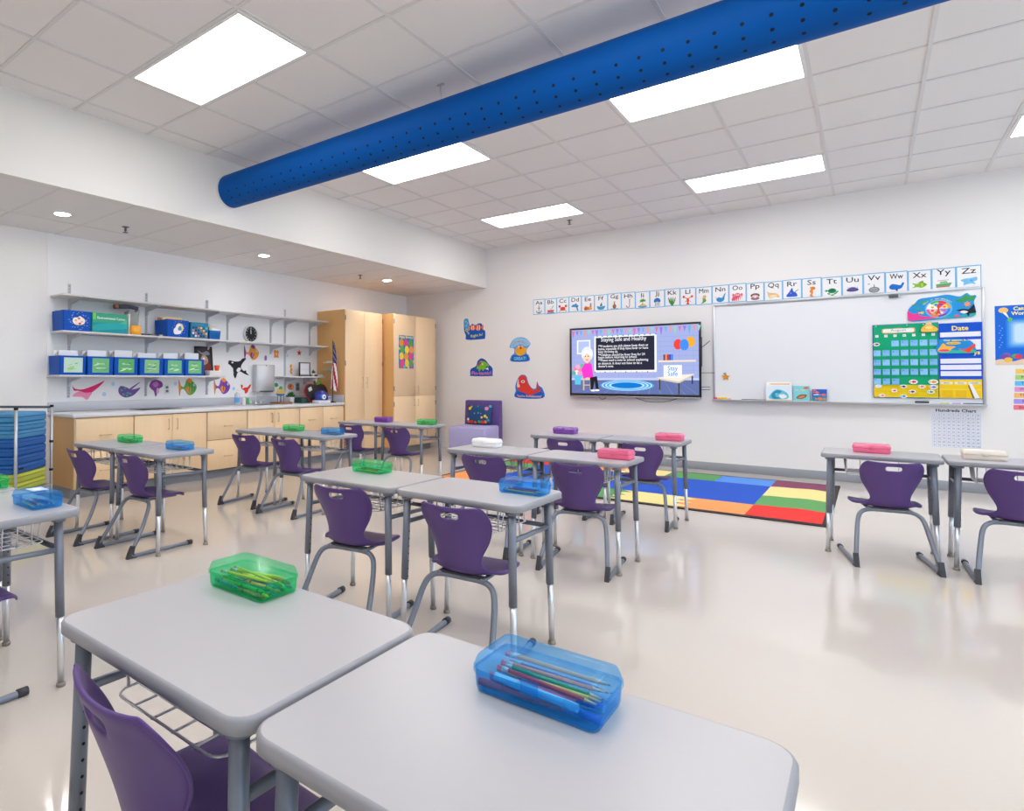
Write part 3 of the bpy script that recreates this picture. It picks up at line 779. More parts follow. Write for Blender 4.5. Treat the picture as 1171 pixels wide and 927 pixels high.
        for k in range(9): pg([(-.6 + .15 * k, 0), (-.7 + .175 * k, .5), (-.5 + .15 * k, .05)], (80, 70, 140))
        e(0, .05, .55, .35, (90, 78, 150))
    elif L == 'V':
        e(0, -.4, .72, .5, (92, 92, 98)); e(0, -.4, .6, .4, (170, 170, 174)); pg([(-.55, -.3), (.55, -.3), (.55, -.38), (-.55, -.38)], (92, 92, 98)); pg([(-.5, -.55), (.5, -.55), (.5, -.62), (-.5, -.62)], (92, 92, 98)); pg([(-.06, .1), (.06, .1), (.05, .5), (-.05, .5)], (92, 92, 98)); e(-.7, .65, .16, .1, (160, 160, 164))
    elif L == 'W':
        sp([(-.95, -.05), (-.6, .4), (0, .3), (.5, .15), (.75, .55), (.98, .5), (.85, .05), (.6, -.4), (0, -.55), (-.7, -.5)], (24, 110, 205)); pg([(-.2, -.5), (.1, -.95), (.2, -.45)], (20, 90, 180)); e(-.55, -.05, .06, .06, (10, 20, 40))
    elif L == 'X':
        sp([(-.95, -.4), (-.6, -.05), (-.95, .4), (-.3, .25), (.2, .5), (.9, .05), (.3, -.45), (-.3, -.3)], (140, 190, 60)); pg([(-.3, .4), (.4, .75), (.5, .35)], (120, 170, 50)); e(.6, .1, .07, .07, (20, 30, 10)); e(.3, 0, .12, .35, (190, 214, 80))
    elif L == 'Y':
        pg([(-.95, -.1), (.98, .05), (.7, -.55), (-.85, -.6)], (90, 170, 110)); pg([(-.95, -.5), (.75, -.45), (.68, -.62), (-.88, -.68)], (214, 90, 70)); pg([(-.5, -.02), (.5, .05), (.3, .35), (-.4, .3)], (120, 190, 130)); pg([(-.75, .5), (.6, .55), (.6, .47), (-.75, .42)], (200, 110, 110))
    elif L == 'Z':
        sp([(-.95, .2), (-.5, .45), (.2, .5), (.9, .6), (.95, .1), (.6, -.1), (.75, -.55), (.3, -.4), (-.3, -.5), (-.6, -.6), (-.6, -.1)], (120, 190, 236)); e(.3, .1, .2, .14, (84, 160, 220)); e(-.4, .15, .1, .1, (90, 200, 200))
KIND = dict(A='an anchor', B='a boat', C='a red crab', D='a dolphin', E='an eel', F='a shark fin', G='a brown bottle', H='a hook', I='an island', J='a jellyfish', K='green kelp', L='a lobster', M='a mermaid',
            N='a narwhal', O='a pink octopus', P='a pearl shell', Q='a conch shell', R='a blue ray', S='an orange seahorse', T='a turtle', U='a purple urchin', V='a grey vent', W='a blue whale', X='a green fish', Y='a yacht', Z='pale blue plankton')
CW = 0.1862
border = P((104, 178, 222)); cardw = P((241, 240, 240)); ink = P((38, 38, 44))
for k in range(26):
    L = chr(65 + k); h = 0.233
    m = MB(); m.prism([(-CW / 2 + .0005, -h / 2), (CW / 2 - .0005, -h / 2), (CW / 2 - .0005, h / 2), (-CW / 2 + .0005, h / 2)], 0, 0.0012, border, cardw); m.z = 0.0012
    m.flat([(-CW / 2 + .008, -h / 2 + .010), (CW / 2 - .008, -h / 2 + .010), (CW / 2 - .008, h / 2 - .010), (-CW / 2 + .008, h / 2 - .010)], cardw)
    m.text(L + L.lower(), 0, 0.064, 0.082, ink, w=0.108, bold=0.0007)
    m.flat([(-.045, -.098), (.05, -.096), (.05, -.0945), (-.045, -.0965)], P((180, 182, 188)))
    icon(m, L)
    t_ = k / 25.0
    on_front(m, 'alphabet_card', -3.963 + CW * (k + .5), 2.261 - 0.052 * t_ - 0.004 * math.sin(k * 1.7), 'alphabet card %s with %s on the wall strip' % (L + L.lower(), KIND[L]), 'alphabet card', YF - 0.0005, 'alphabet cards above the screen and whiteboard')

# --- television
tv = thing('television', 'large wall-mounted flat screen showing a staying safe slide', 'television', (-2.5075, YF, 1.4), rot=FRONT)
hw, hh = 0.853, 0.495
m = MB(); blackp = pm((22, 22, 26), 0.3); m.box(-hw + .03, -hh + .06, .03, hw - .03, hh - .05, .075, blackp, .008); m.box(-.3, -.25, 0, .3, .25, .03, STEEL_DK); m.build('back_housing', tv)
m = MB()
for (a, b, c2, d) in ((-hw, -hh + .02, -hw + .026, hh), (hw - .026, -hh + .02, hw, hh), (-hw + .026, hh - .026, hw - .026, hh), (-hw + .026, -hh + .02, hw - .026, -hh + .052)): m.box(a, b, .075, c2, d, .092, blackp, .002, 1)
m.build('bezel', tv)
m = MB(); m.box(-hw + .002, -hh, .07, hw - .002, -hh + .02, .094, pm((170, 170, 172), .35, .6), .003, 1); m.build('silver_strip', tv)
m = MB(); m.box(hw - .002, -.08, .05, hw + .004, .3, .07, pm((40, 40, 44), .5)); m.build('port_panel', tv)
m = MB(); Wd, Hd = 1.655, 0.918; ox, oy = -Wd / 2, hh - .025
E = lambda c: emit(c, 0.95)
U = lambda pts: [(ox + u * Wd, oy - v * Hd) for u, v in pts]
def Q(u0, v0, u1, v1, c): m.flat(U([(u0, v1), (u1, v1), (u1, v0), (u0, v0)]), E(c), .0002)
def El(u, v, ru, rv, c, n=20): m.flat([(ox + u * Wd + ru * Wd * math.cos(2 * PI * k / n), oy - v * Hd + rv * Hd * math.sin(2 * PI * k / n)) for k in range(n)], E(c), .0002)
def Po(pts, c): m.flat(U(pts), E(c), .0002)
m.z = .083
Q(0, 0, 1, .78, (160, 172, 222))
for k in range(9): Q(0, .16 + k * .07, 1, .163 + k * .07, (140, 150, 204))
for k in range(14): Q(.02 + k * .07 + (k % 2) * .03, .2, .022 + k * .07 + (k % 2) * .03, .76, (146, 156, 208))
Q(0, .78, 1, 1, (98, 112, 164)); Q(0, .76, 1, .79, (190, 200, 236))
for k in range(12): Po([(.0 + k * .09, 1), (.012 + k * .09, 1), (.3 + k * .05, .79), (.297 + k * .05, .79)], (112, 126, 178))
for k in range(30):
    c = ((216, 110, 170), (150, 120, 210), (110, 170, 220), (230, 150, 130), (150, 200, 190))[k % 5]
    Po([(.005 + k * .034, .02), (.03 + k * .034, .02), (.0175 + k * .034, .1 + .05 * (k % 3 == 0))], c)
Q(.05, .165, .168, .385, (236, 240, 250)); Q(.062, .185, .156, .365, (176, 190, 232))
Q(.2, .115, .697, .67, (240, 242, 250)); 
for k in range(24): El(.205 + k * .0212, .118 if k % 2 else .667, .006, .01, ((220, 60, 60), (60, 170, 90), (240, 200, 60), (80, 120, 230))[k % 4], 8)
Q(.215, .14, .682, .64, (44, 46, 62))
EW = E((240, 240, 246))
def T(s, u, v, h, w=None, c=None): m.text(s, ox + u * Wd, oy - v * Hd, h, c or EW, w, .0002, bold=.0006)
T('Staying Safe and Healthy', .44, .18, .078, .60)
for i, s in enumerate(('**If students are sick please keep them at', 'home, especially if they have fever or have', 'been throwing up.', '**Children should be fever free for 24', 'hours before returning to school.', '**Please send a note to school explaining', 'an absence. It does not have to be a', "doctor's note.")):
    wq = (.66, .66, .27, .62, .52, .66, .58, .21)[i]
    T(s, .235 + wq / 2 / Wd, .275 + i * .043, .046, wq)
El(.855, .28, .031, .075, (238, 70, 60)); El(.945, .25, .03, .075, (244, 170, 50)); El(.9, .29, .033, .08, (70, 140, 240))
for a in (.855, .9, .945): Q(a - .001, .35, a + .001, .42, (170, 180, 220))
Q(.71, .505, .98, .53, (236, 220, 190))
for a, c in ((.748, (140, 60, 50)), (.762, (236, 130, 50)), (.776, (160, 60, 60)), (.79, (60, 70, 180)), (.805, (60, 120, 230))): Q(a, .42, a + .013, .505, c)
Po([(.69, .755), (.83, .72), (.97, .7), (.86, .81)], (236, 226, 214)); Po([(.69, .755), (.86, .81), (.97, .7), (.97, .72), (.86, .835), (.69, .775)], (206, 192, 176))
for a, v0, v1 in ((.715, .78, .93), (.855, .83, .99), (.95, .73, .84)): Q(a, v0, a + .01, v1, (70, 60, 60))
Q(.75, .575, .882, .755, (240, 246, 252)); T('Stay', .816, .63, .085, .12, E((50, 130, 205))); T('Safe', .816, .695, .085, .12, E((50, 130, 205)))
for ru, rv, c in ((.215, .085, (70, 160, 225)), (.2, .078, (200, 228, 246)), (.19, .073, (70, 160, 225)), (.172, .064, (200, 228, 246)), (.16, .06, (80, 170, 230)), (.14, .05, (200, 228, 246)), (.125, .045, (20, 120, 205))): El(.465, .868, ru, rv, c, 36)
Po([(.03, .72), (.09, .72), (.085, .86), (.035, .86)], (96, 190, 226))
for a, v, c in ((.035, .62, (240, 130, 170)), (.06, .58, (246, 170, 196)), (.085, .63, (240, 130, 170)), (.05, .67, (250, 250, 250)), (.075, .68, (240, 150, 190)), (.025, .68, (90, 180, 150)), (.1, .57, (90, 190, 160))): El(a, v, .02, .035, c, 10)
for a in (.105, .165): Q(a, .76, a + .012, .95, (214, 180, 130))
Q(.1, .75, .18, .775, (226, 196, 146)); Q(.108, .86, .172, .875, (214, 180, 130))
Po([(.165, .75), (.225, .73), (.24, .93), (.215, .93), (.205, .8), (.19, .94), (.17, .94)], (40, 36, 44)); El(.192, .95, .02, .015, (240, 240, 244)); El(.226, .945, .02, .015, (240, 240, 244))
Po([(.115, .54), (.15, .51), (.18, .54), (.195, .74), (.11, .77), (.092, .62)], (240, 60, 200)); El(.145, .77, .016, .022, skin); Q(.135, .48, .152, .53, skin)
El(.142, .385, .05, .115, (226, 232, 236)); El(.14, .43, .036, .09, (240, 208, 186)); Po([(.1, .36), (.14, .32), (.185, .37), (.175, .42), (.14, .37), (.105, .43)], (236, 240, 244))
El(.128, .42, .005, .01, (50, 60, 90), 8); El(.152, .42, .005, .01, (50, 60, 90), 8); El(.142, .475, .012, .008, (214, 110, 110), 8)
m.prism([(ox, oy - Hd), (ox + Wd, oy - Hd), (ox + Wd, oy), (ox, oy)], .076, .0829, blackp)
m.build('screen', tv)
for q, pts in enumerate(([(.0, -hh + .02, .06), (.2, -hh - .05, .05), (.45, -hh - .04, .05), (.6, -hh + .02, .06)], [(-.45, -hh + .02, .06), (-.42, -hh - .03, .05), (-.36, -hh - .015, .05), (-.34, -hh + .02, .06)])):
    m = MB(); m.tube(spline(pts, 6, False), .004, BLACK, 6); m.build('hanging_cable', tv)
for (z, dz, ln) in ((.16, .09, .09), (-.16, 0, .14), (-.34, 0, .09), (-.375, 0, .09)):
    m = MB(); m.tube([(hw - .01, z, .05), (hw + ln * .5, z + dz * .5, .04), (hw + ln, z + dz, .03)], .004, BLACK, 6); m.build('side_cable', tv)

# --- whiteboard
wb = thing('whiteboard', 'wide white marker board with silver frame and tray beside the screen', 'whiteboard', (-0.32, YF, 1.49), rot=FRONT)
hw, zb, zt = 1.205, -.585, .60
m = MB(); m.box(-hw, zb, 0, hw, zt, .014, pm((236, 237, 240), .16, coat=.3)); m.build('writing_surface', wb)
m = MB()
for (a, b, c2, d) in ((-hw - .012, zb - .01, -hw + .012, zt + .01), (hw - .012, zb - .01, hw + .012, zt + .01), (-hw, zt - .01, hw, zt + .012)): m.box(a, b, 0, c2, d, .022, ALU, .003, 1)
m.build('frame', wb)
m = MB(); m.box(-hw - .012, zb - .02, 0, hw + .012, zb - .008, .095, ALU, .003, 1); m.box(-hw - .012, zb - .012, .09, hw + .012, zb + .002, .097, ALU, .002, 1); m.build('marker_tray', wb)
m = MB(); m.box(-1.05, zt - .012, .012, 1.07, zt + .02, .034, ALU, .004, 1); m.build('map_rail', wb)
m = MB(); m.box(.48, zt - .045, .03, .56, zt - .012, .05, STEEL_DK, .004, 1); m.tube([(.47, zt - .02, .04), (.59, zt - .02, .04)], .007, ALU, 8); m.build('map_clip', wb)
TRZ = 1.49 + zb - .008; YT = YF - .048
def tray(mb, name, x, label, cat, group=None, y=YT, z=TRZ + .0015, rot=(0, 0, 0)): return tag(mb.build(name, loc=(x, y, z), rot=rot), label, cat, group)
m = MB(); m.prism(spline(star(0, 0, .05, .024), 3), 0, .012, pm((226, 160, 30), .6)); m.z = .012
for k in range(5): m.flat(ell(.022 * math.cos(PI / 2 + 2 * PI * k / 5), .022 * math.sin(PI / 2 + 2 * PI * k / 5), .005, .005, 8), P((120, 70, 20)))
on_front(m, 'starfish_magnet', -1.395, 1.186, 'golden starfish magnet on the whiteboard next to the screen', 'magnet', YF - .0146)
m = MB(); m.box(-.012, -.006, 0, .012, .006, .012, pm((60, 50, 44), .5), .002, 1); tag(m.build('binder_clip', loc=(-1.405, YF - .028, 1.225)), 'small dark clip at the top of the starfish magnet', 'clip')
m = MB(); m.box(-.05, -.02, 0, .05, .02, .032, pm((236, 200, 40), .6), .004, 1); m.z = 0
ob = tray(m, 'yellow_note_pad', -1.435, 'small yellow pad at the screen end of the whiteboard tray', 'note pad')
m = MB(); m.box(-.02, -.02, 0, .02, .02, .034, pm((206, 70, 150), .6), .004, 1); tray(m, 'pink_eraser', -1.508, 'small pink block at the very end of the whiteboard tray', 'eraser')
m = MB(); m.box(-.02, -.018, 0, .02, .018, .026, pm((240, 170, 140), .6), .004, 1); tray(m, 'peach_eraser', -1.355, 'small peach block next to the yellow pad on the tray', 'eraser')
m = MB(); m.tube([(-.42, 0, .008), (.36, 0, .008)], .007, pm((34, 32, 34), .4), 8); m.tube([(.3, 0, .009), (.38, 0, .009)], .010, pm((34, 32, 34), .4), 8); ob = tray(m, 'pointer_stick', -1.255 + .21, 'long black pointer lying in the whiteboard tray', 'pointer', y=YF - .055); ob.scale = (.42, 1, 1)
def book(x, w, h, bgc, art, label, lean=8):
    t = thing('picture_book', label, 'book', (x, YF - .070, TRZ + .0055), group='picture books on the whiteboard tray', rot=(PI / 2 - R(lean), 0, 0))
    m = MB(); m.box(-w / 2, 0.001, -.014, w / 2, h - .003, -.002, WHITE); m.build('pages', t)
    m = MB(); m.prism([(-w / 2, 0), (w / 2, 0), (w / 2, h), (-w / 2, h)], -.002, 0, P(bgc)); m.z = 0; art(m, w, h); m.build('front_cover', t)
    m = MB(); m.box(-w / 2, 0, -.0165, w / 2, h, -.014, P(bgc)); m.build('back_cover', t)
def a1(m, w, h):
    m.flat([(-w / 2, h * .8), (w / 2, h * .8), (w / 2, h * .98), (-w / 2, h * .98)], P((250, 244, 236))); m.flat([(-w * .35, h * .86), (w * .4, h * .86), (w * .4, h * .92), (-w * .35, h * .92)], P((240, 186, 120)))
    m.flat([(x * w, y * h) for x, y in spline([(-.36, .1), (-.3, .4), (-.1, .6), (.15, .55), (.35, .35), (.3, .1)], 5)], P((110, 196, 214)))
    m.flat([(x * w, y * h) for x, y in spline([(-.3, .3), (-.1, .56), (.1, .5), (0, .4), (-.15, .4), (-.1, .2), (.1, .15), (-.2, .1)], 5)], P((40, 140, 180)))
    m.flat([(x * w, y * h) for x, y in spline([(0, .3), (.2, .35), (.3, .2), (.1, .12)], 5)], P((240, 244, 246)))
    m.flat([(-w / 2, 0), (w / 2, 0), (w / 2, h * .06), (-w / 2, h * .06)], P((246, 214, 140)))
def a2(m, w, h):
    m.text('MR. FISH', -w * .08, h * .72, h * .2, P((236, 220, 120)), w * .6)
    m.flat([(x * w, y * h) for x, y in spline([(-.32, .2), (-.1, .42), (.3, .44), (.3, .28), (0, .14)], 5)], P((150, 100, 64)))
    m.flat([(x * w, y * h) for x, y in spline([(-.2, .24), (.1, .36), (.2, .3), (0, .2)], 5)], P((196, 150, 96)))
    m.flat([(x * w, y * h) for x, y in spline([(.1, .84), (.3, .95), (.45, .86), (.3, .78)], 5)], P((220, 110, 60)))
def a3(m, w, h):
    m.flat([(-w / 2, 0), (w / 2, 0), (w / 2, h * .45), (-w / 2, h * .4)], P((40, 140, 170)))
    for (x, y, s_) in ((-.2, .75, .22), (.25, .55, .25), (.0, .22, .28), (.35, .2, .2), (-.35, .9, .16)):
        m.flat([(w * (x + s_ * px), h * (y + s_ * .7 * py)) for px, py in spline([(-1, .4), (-.5, .1), (0, .55), (.9, 0), (0, -.55), (-.5, -.1), (-1, -.5)], 4)], P((240, 118, 40)))
    m.flat([(-w * .4, h * .5), (-w * .05, h * .52), (-w * .05, h * .6), (-w * .4, h * .58)], P((220, 236, 250)))
book(-.838, .255, .225, (226, 238, 246), a1, 'tallest of the three picture books on the tray, white cover with a blue wave')
book(-.622, .157, .18, (128, 206, 214), a2, 'turquoise picture book with a brown fish on the tray, middle of three')
book(-.452, .137, .142, (30, 90, 190), a3, 'smallest picture book on the tray, blue with orange fish')
m = MB(); m.box(-.055, -.025, 0, .055, .025, .03, pm((70, 72, 78), .7), .004, 1); tray(m, 'board_eraser', .165 + .25, 'dark felt board eraser on the tray below the green calendar', 'eraser')
m = MB(); m.box(-.075, -.02, 0, .075, .02, .016, pm((84, 86, 90), .6), .004, 1); tray(m, 'marker_pack', .80, 'long grey eraser at the window end of the whiteboard tray', 'eraser')
for k, (x, c, nm) in enumerate(((.60, (200, 220, 90), 'yellow-green'), (.69, (214, 150, 206), 'lilac'))):
    m = MB(); m.tube([(-.045, 0, .009), (.045, 0, .009)], .008, P(c), 10); m.tube([(.02, 0, .009), (.045, 0, .009)], .0085, WHITE, 10); tray(m, 'board_marker', x, '%s marker lying in the whiteboard tray under the blue chart' % nm, 'marker')

# --- calendar pocket chart
Yc = YF - .0232
m = MB(); w2, h2 = .264, .4; g = P((0, 168, 118))
m.prism([(-w2, -h2), (w2, -h2), (w2, h2), (-w2, h2)], 0, .003, P((30, 60, 150))); m.z = .003
m.flat([(-w2 + .006, -h2 + .006), (w2 - .004, -h2 + .006), (w2 - .004, h2 - .004), (-w2 + .006, h2 - .004)], g)
m.flat([(-w2 + .006, -h2 + .008), (w2 - .004, -h2 + .008), (w2 - .004, -.255), (-w2 + .006, -.255)], P((238, 206, 16)))
m.flat([(-w2 + .006, -.33), (w2 - .004, -.33), (w2 - .004, -.326), (-w2 + .006, -.326)], P((214, 184, 20)))
m.flat([(x * .135 - .05, y * .028 + .33) for x, y in spline([(-1, 0), (-.9, .8), (-.4, .8), (0, 1), (.4, .8), (.9, .9), (1, 0), (.9, -.9), (.3, -.8), (-.2, -1), (-.9, -.9)], 4)], P((236, 170, 110)))
m.flat([(x * .125 - .05, y * .022 + .33) for x, y in spline([(-1, 0), (-.9, .8), (0, .9), (.9, .9), (1, 0), (.9, -.9), (0, -.9), (-.9, -.9)], 4)], P((240, 240, 234)))
m.text('August', -.05, .33, .036, P((70, 130, 180)), .13)
for k, ch in enumerate('SMTWTFS'):
    x = -.228 + k * .0755; m.flat([(x - .013, .262), (x + .013, .262), (x + .013, .288), (x - .013, .288)], WHITE); m.text(ch, x, .275, .018, BLACK)
day = 1
for r_ in range(5):
    for k in range(7):
        if r_ == 0 and k < 2: continue
        if day > 29 + 2: break
        if r_ == 4 and k > 2: break
        x = -.228 + k * .0755; y = .19 - r_ * .103
        m.flat([(x - .030, y - .032), (x + .030, y - .032), (x + .030, y + .032), (x - .030, y + .032)], P((122, 186, 236) if (day + k) % 3 else (140, 200, 244)))
        m.text(str(day), x - .015, y + .017, .02, P((40, 60, 110))); m.flat([(x - .028, y - .012), (x + .028, y - .012), (x + .028, y - .009), (x - .028, y - .009)], P((160, 210, 246)))
        day += 1
for r_ in range(5): m.flat([(-w2 + .008, .155 - r_ * .103), (w2 - .006, .155 - r_ * .103), (w2 - .006, .158 - r_ * .103), (-w2 + .008, .158 - r_ * .103)], P((30, 176, 130)))
for (x, y, c, s_) in ((-.22, -.275, (220, 232, 240), 1), (-.015, -.275, (60, 56, 60), 1), (-.09, -.32, (226, 60, 110), .9), (.055, -.33, (110, 60, 60), 1), (.13, -.275, (240, 140, 60), 1), (.22, -.28, (130, 120, 190), 1.1), (.2, -.33, (60, 160, 110), 1), (-.19, -.375, (240, 150, 60), 1), (-.015, -.38, (50, 150, 190), 1), (.065, -.225, (226, 60, 60), 1.2), (.22, -.225, (240, 160, 80), 1.3), (-.232, .185, (90, 100, 120), 1)):
    m.flat(ell(x, y, .03 * s_, .02 * s_, 12), WHITE); m.flat([(x + px * .022 * s_, y + py * .014 * s_) for px, py in spline([(-1, .6), (-.6, 0), (0, .8), (1, 0), (0, -.8), (-.6, -.1), (-1, -.7)], 4)], P(c))
for x in (-.235, .02, .15): m.flat(ell(x, .385, .006, .006, 8), P((200, 204, 206)))
on_front(m, 'calendar_chart', .286, 1.357, 'green and yellow pocket calendar with blue day cards on the whiteboard', 'calendar', Yc)
m = MB(); m.prism([(x * .06, y * .055) for x, y in spline([(-1, -.9), (-.9, -.2), (-.45, .4), (-.3, .95), (.0, .7), (.3, .95), (.4, .3), (.9, -.2), (1.15, -.5), (1.0, -.95), (0, -1)], 5)], 0, .002, P((240, 190, 70)), WHITE); m.z = .002
for q in (-.015, .012): m.flat(ell(q, .028, .009, .012, 10), WHITE); m.flat(ell(q, .026, .004, .006, 8), BLACK)
m.flat(ell(0, -.01, .03, .016, 14), P((250, 220, 130)))
on_front(m, 'fish_cutout', .478, 1.715, 'yellow fish cutout pinned at the top corner of the green calendar', 'cutout', Yc - .026)
m = MB(); w2, h2 = .16, .39; bl = P((0, 82, 205)); ye = P((246, 206, 24))
m.prism([(-w2, -h2), (w2, -h2), (w2, h2), (-w2, h2)], 0, .003, bl); m.z = .003
m.text('Date', 0, .335, .066, P((250, 226, 90)), .12, bold=.002)
def st(y0, y1): m.flat([(-w2 + .01, y0), (w2 - .01, y0), (w2 - .01, y1), (-w2 + .01, y1)], P((234, 234, 244)))
st(.245, .295); st(.11, .215); st(-.03, .02); st(-.095, -.045); st(-.16, -.11)
m.text('ys', .12, .068, .06, P((250, 226, 90)), .045, bold=.002)
m.flat([(-w2, -h2 + .002), (w2 - .006, -h2 + .002), (w2 - .006, -.195), (-w2, -.195)], ye)
for a, s_ in ((-.105, 'Rainy'), (0, 'Sunny'), (.1, 'Cloudy')): m.flat([(a - .045, -.245), (a + .045, -.245), (a + .045, -.22), (a - .045, -.22)], P((226, 224, 214))); m.text(s_, a, -.2325, .018, BLACK)
m.flat([(-w2 + .008, -.3), (w2 - .014, -.3), (w2 - .014, -.297), (-w2 + .008, -.297)], P((250, 234, 120)))
for a in (-.1, .0): m.flat([(a - .04, -h2 + .006), (a + .04, -h2 + .006), (a + .04, -.31), (a - .04, -.31)], P((238, 190, 20)))
m.flat([(.055, -.24), (.08, -.24), (.135, -.385), (.1, -.39)], P((240, 240, 240))); m.flat([(.052, -.26), (.06, -.25), (.1, -.39), (.085, -.385)], P((150, 96, 30)))
on_front(m, 'date_chart', .714, 1.353, 'blue and yellow date pocket chart beside the green calendar', 'wall chart', Yc)
m = MB(); ol = [(x * .142, y * .082) for x, y in spline([(-1, -.8), (-1, .3), (-.85, .85), (-.2, .95), (.5, .8), (.85, .4), (1, -.3), (.95, -.9), (0, -.95)], 5)]
m.prism(ol, 0, .002, P((30, 140, 214)), WHITE); m.z = .002
m.flat([(x * .138, y * .078) for x, y in spline([(-1, -.9), (-.5, -.5), (0, -.6), (.5, -.5), (.98, -.6), (.95, -.98), (0, -.98)], 5)], P((60, 186, 160)))
m.flat([(x * .07 - .075, y * .045 - .012) for x, y in spline([(-.9, -.9), (-.6, .2), (-.3, .9), (.1, .3), (1, .1), (.6, -.4), (.2, -1)], 5)], P((244, 180, 60))); m.flat(ell(-.09, -.045, .045, .012, 12), P((236, 70, 120)))
m.flat([(x * .06 + .08, y * .045 - .028) for x, y in spline([(-1, -.1), (-.3, -.2), (.3, .3), (.9, 1), (1, .4), (.6, -.3), (.3, -1), (-.3, -.7)], 5)], P((230, 70, 40)))
m.text('Our season is...', 0, .06, .024, P((250, 236, 120)), .19, bold=.0008); m.flat(ell(-.02, .028, .055, .013, 16), P((250, 196, 30))); m.text('Summer', -.02, .028, .017, P((150, 60, 20)), .07)
on_front(m, 'season_sign', .682, 1.505, 'small undersea season sign overlapping the date chart', 'sign', Yc - .012)
# --- weather wheel
m = MB()
ol = [(x * .262, y * .138) for x, y in spline([(-.98, -.6), (-.95, .0), (-.75, .45), (-.6, .75), (-.2, .85), (.2, .95), (.55, .75), (.75, .98), (.85, .8), (1.02, .72), (.95, .3), (1.0, -.3), (.95, -.75), (.6, -.85), (0, -.9), (-.7, -.98), (-.95, -.9)], 5)]
m.prism(ol, 0, .003, P((36, 150, 220)), WHITE); m.z = .003
m.flat([(x * .25, y * .13) for x, y in spline([(-.98, -.8), (-.5, -.78), (0, -.7), (.6, -.72), (1, -.5), (.95, -.8), (0, -.88), (-.9, -.96)], 5)], P((40, 176, 170)))
m.arctext('What is the weather?', -.02, -.04, .135, R(142), R(38), .026, P((246, 226, 90)))
m.flat(ell(-.015, -.012, .105, .096, 30), P((96, 190, 236)))
cols = [(236, 60, 60), (240, 170, 40), (60, 130, 220), (140, 60, 170), (250, 130, 60), (236, 80, 140), (250, 240, 230), (90, 180, 90)]
for k in range(8):
    a0, a1 = R(90 - k * 45), R(45 - k * 45)
    m.flat([(-.015, -.012)] + ell(-.015, -.012, .092, .085, 6, a0=a0, a1=a1), P(cols[k])); am = (a0 + a1) / 2
    m.flat([(-.015, -.012)] + ell(-.015, -.012, .072, .066, 6, a0=a0, a1=a1), P(tuple(int(v * .4 + 255 * .6) if k % 2 else min(255, v + 30) for v in cols[k])))
    m.flat(ell(-.015 + .05 * math.cos(am), -.012 + .046 * math.sin(am), .014, .012, 8), P(cols[(k + 3) % 8]))
m.flat([(x * .03 - .015, y * .05 - .03) for x, y in spline([(0, 1.4), (.4, .9), (.2, .2), (.7, -.9), (0, -.6), (-.7, -.9), (-.2, .2), (-.4, .9)], 4)], P((226, 70, 40)))
m.flat([(x * .12 - .17, y * .06 - .075) for x, y in spline([(-.7, .9), (-.3, .3), (.0, .6), (.1, 0), (1.2, -.5), (.3, -.7), (-.6, -.8), (-.7, -.1)], 5)], P((240, 60, 150)))
for (x, y) in ((-.2, .04), (-.17, .0), (-.15, .06), (-.12, .07)): m.flat([(x + px * .022, y + py * .014) for px, py in spline([(-1, .6), (-.6, 0), (0, .8), (1, 0), (0, -.8), (-.6, -.1), (-1, -.7)], 3)], P((70, 170, 110)))
m.flat([(x * .022 - .145, y * .018 - .045) for x, y in spline([(-1, .6), (-.6, 0), (0, .8), (1, 0), (0, -.8), (-.6, -.1), (-1, -.7)], 3)], P((246, 200, 60)))
m.flat([(x * .075 + .185, y * .05 + .08) for x, y in spline([(-1, -.3), (-.2, .2), (.1, 1), (.3, .3), (1, .6), (.8, .0), (.9, -.5), (.3, -.4), (-.3, -.7)], 4)], P((60, 160, 80)))
m.flat([(x * .03 + .2, y * .03 + .02) for x, y in spline(star(0, 0, 1, .6, 7), 2)], P((240, 160, 100)))
m.flat([(x * .075 + .195, y * .062 - .045) for x, y in spline([(-1, .1), (-.3, .3), (.2, .2), (.7, .95), (.8, .2), (.9, -.4), (.3, -.5), (.2, -.95), (-.1, -.4), (-.6, -.1)], 4)], P((26, 28, 36)))
m.flat([(x * .03 + .175, y * .02 - .06) for x, y in spline([(-1, .2), (0, .8), (1, 0), (0, -.8)], 4)], P((240, 240, 240)))
m.flat(ell(.125, -.095, .018, .014, 10), P((236, 90, 130)))
on_front(m, 'weather_wheel', .569, 1.911, 'blue undersea weather wheel board above the calendar charts', 'wall sign', Yc)
# --- hundreds chart
m = MB(); w2, h2 = .192, .212; m.prism([(-w2, -h2), (w2, -h2), (w2, h2), (-w2, h2)], 0, .0015, P((238, 240, 246))); m.z = .0015
m.text('Hundreds Chart', 0, .182, .042, P((30, 36, 60)), .30, bold=.0012)
gl = P((150, 158, 190))
for k in range(11):
    x = -.18 + k * .036; m.flat([(x - .0006, -.2), (x + .0006, -.2), (x + .0006, .155), (x - .0006, .155)], gl)
    y = -.2 + k * .0355; m.flat([(-.18, y - .0006), (.18, y - .0006), (.18, y + .0006), (-.18, y + .0006)], gl)
zz = m.z
for k in range(100):
    m.z = zz; m.text(str(k + 1), -.162 + (k % 10) * .036, .137 - (k // 10) * .0355, .021, P((90, 100, 170)))
on_front(m, 'hundreds_chart', .675, .652, 'white hundreds chart paper hanging below the whiteboard tray', 'wall chart', YF - .0005)
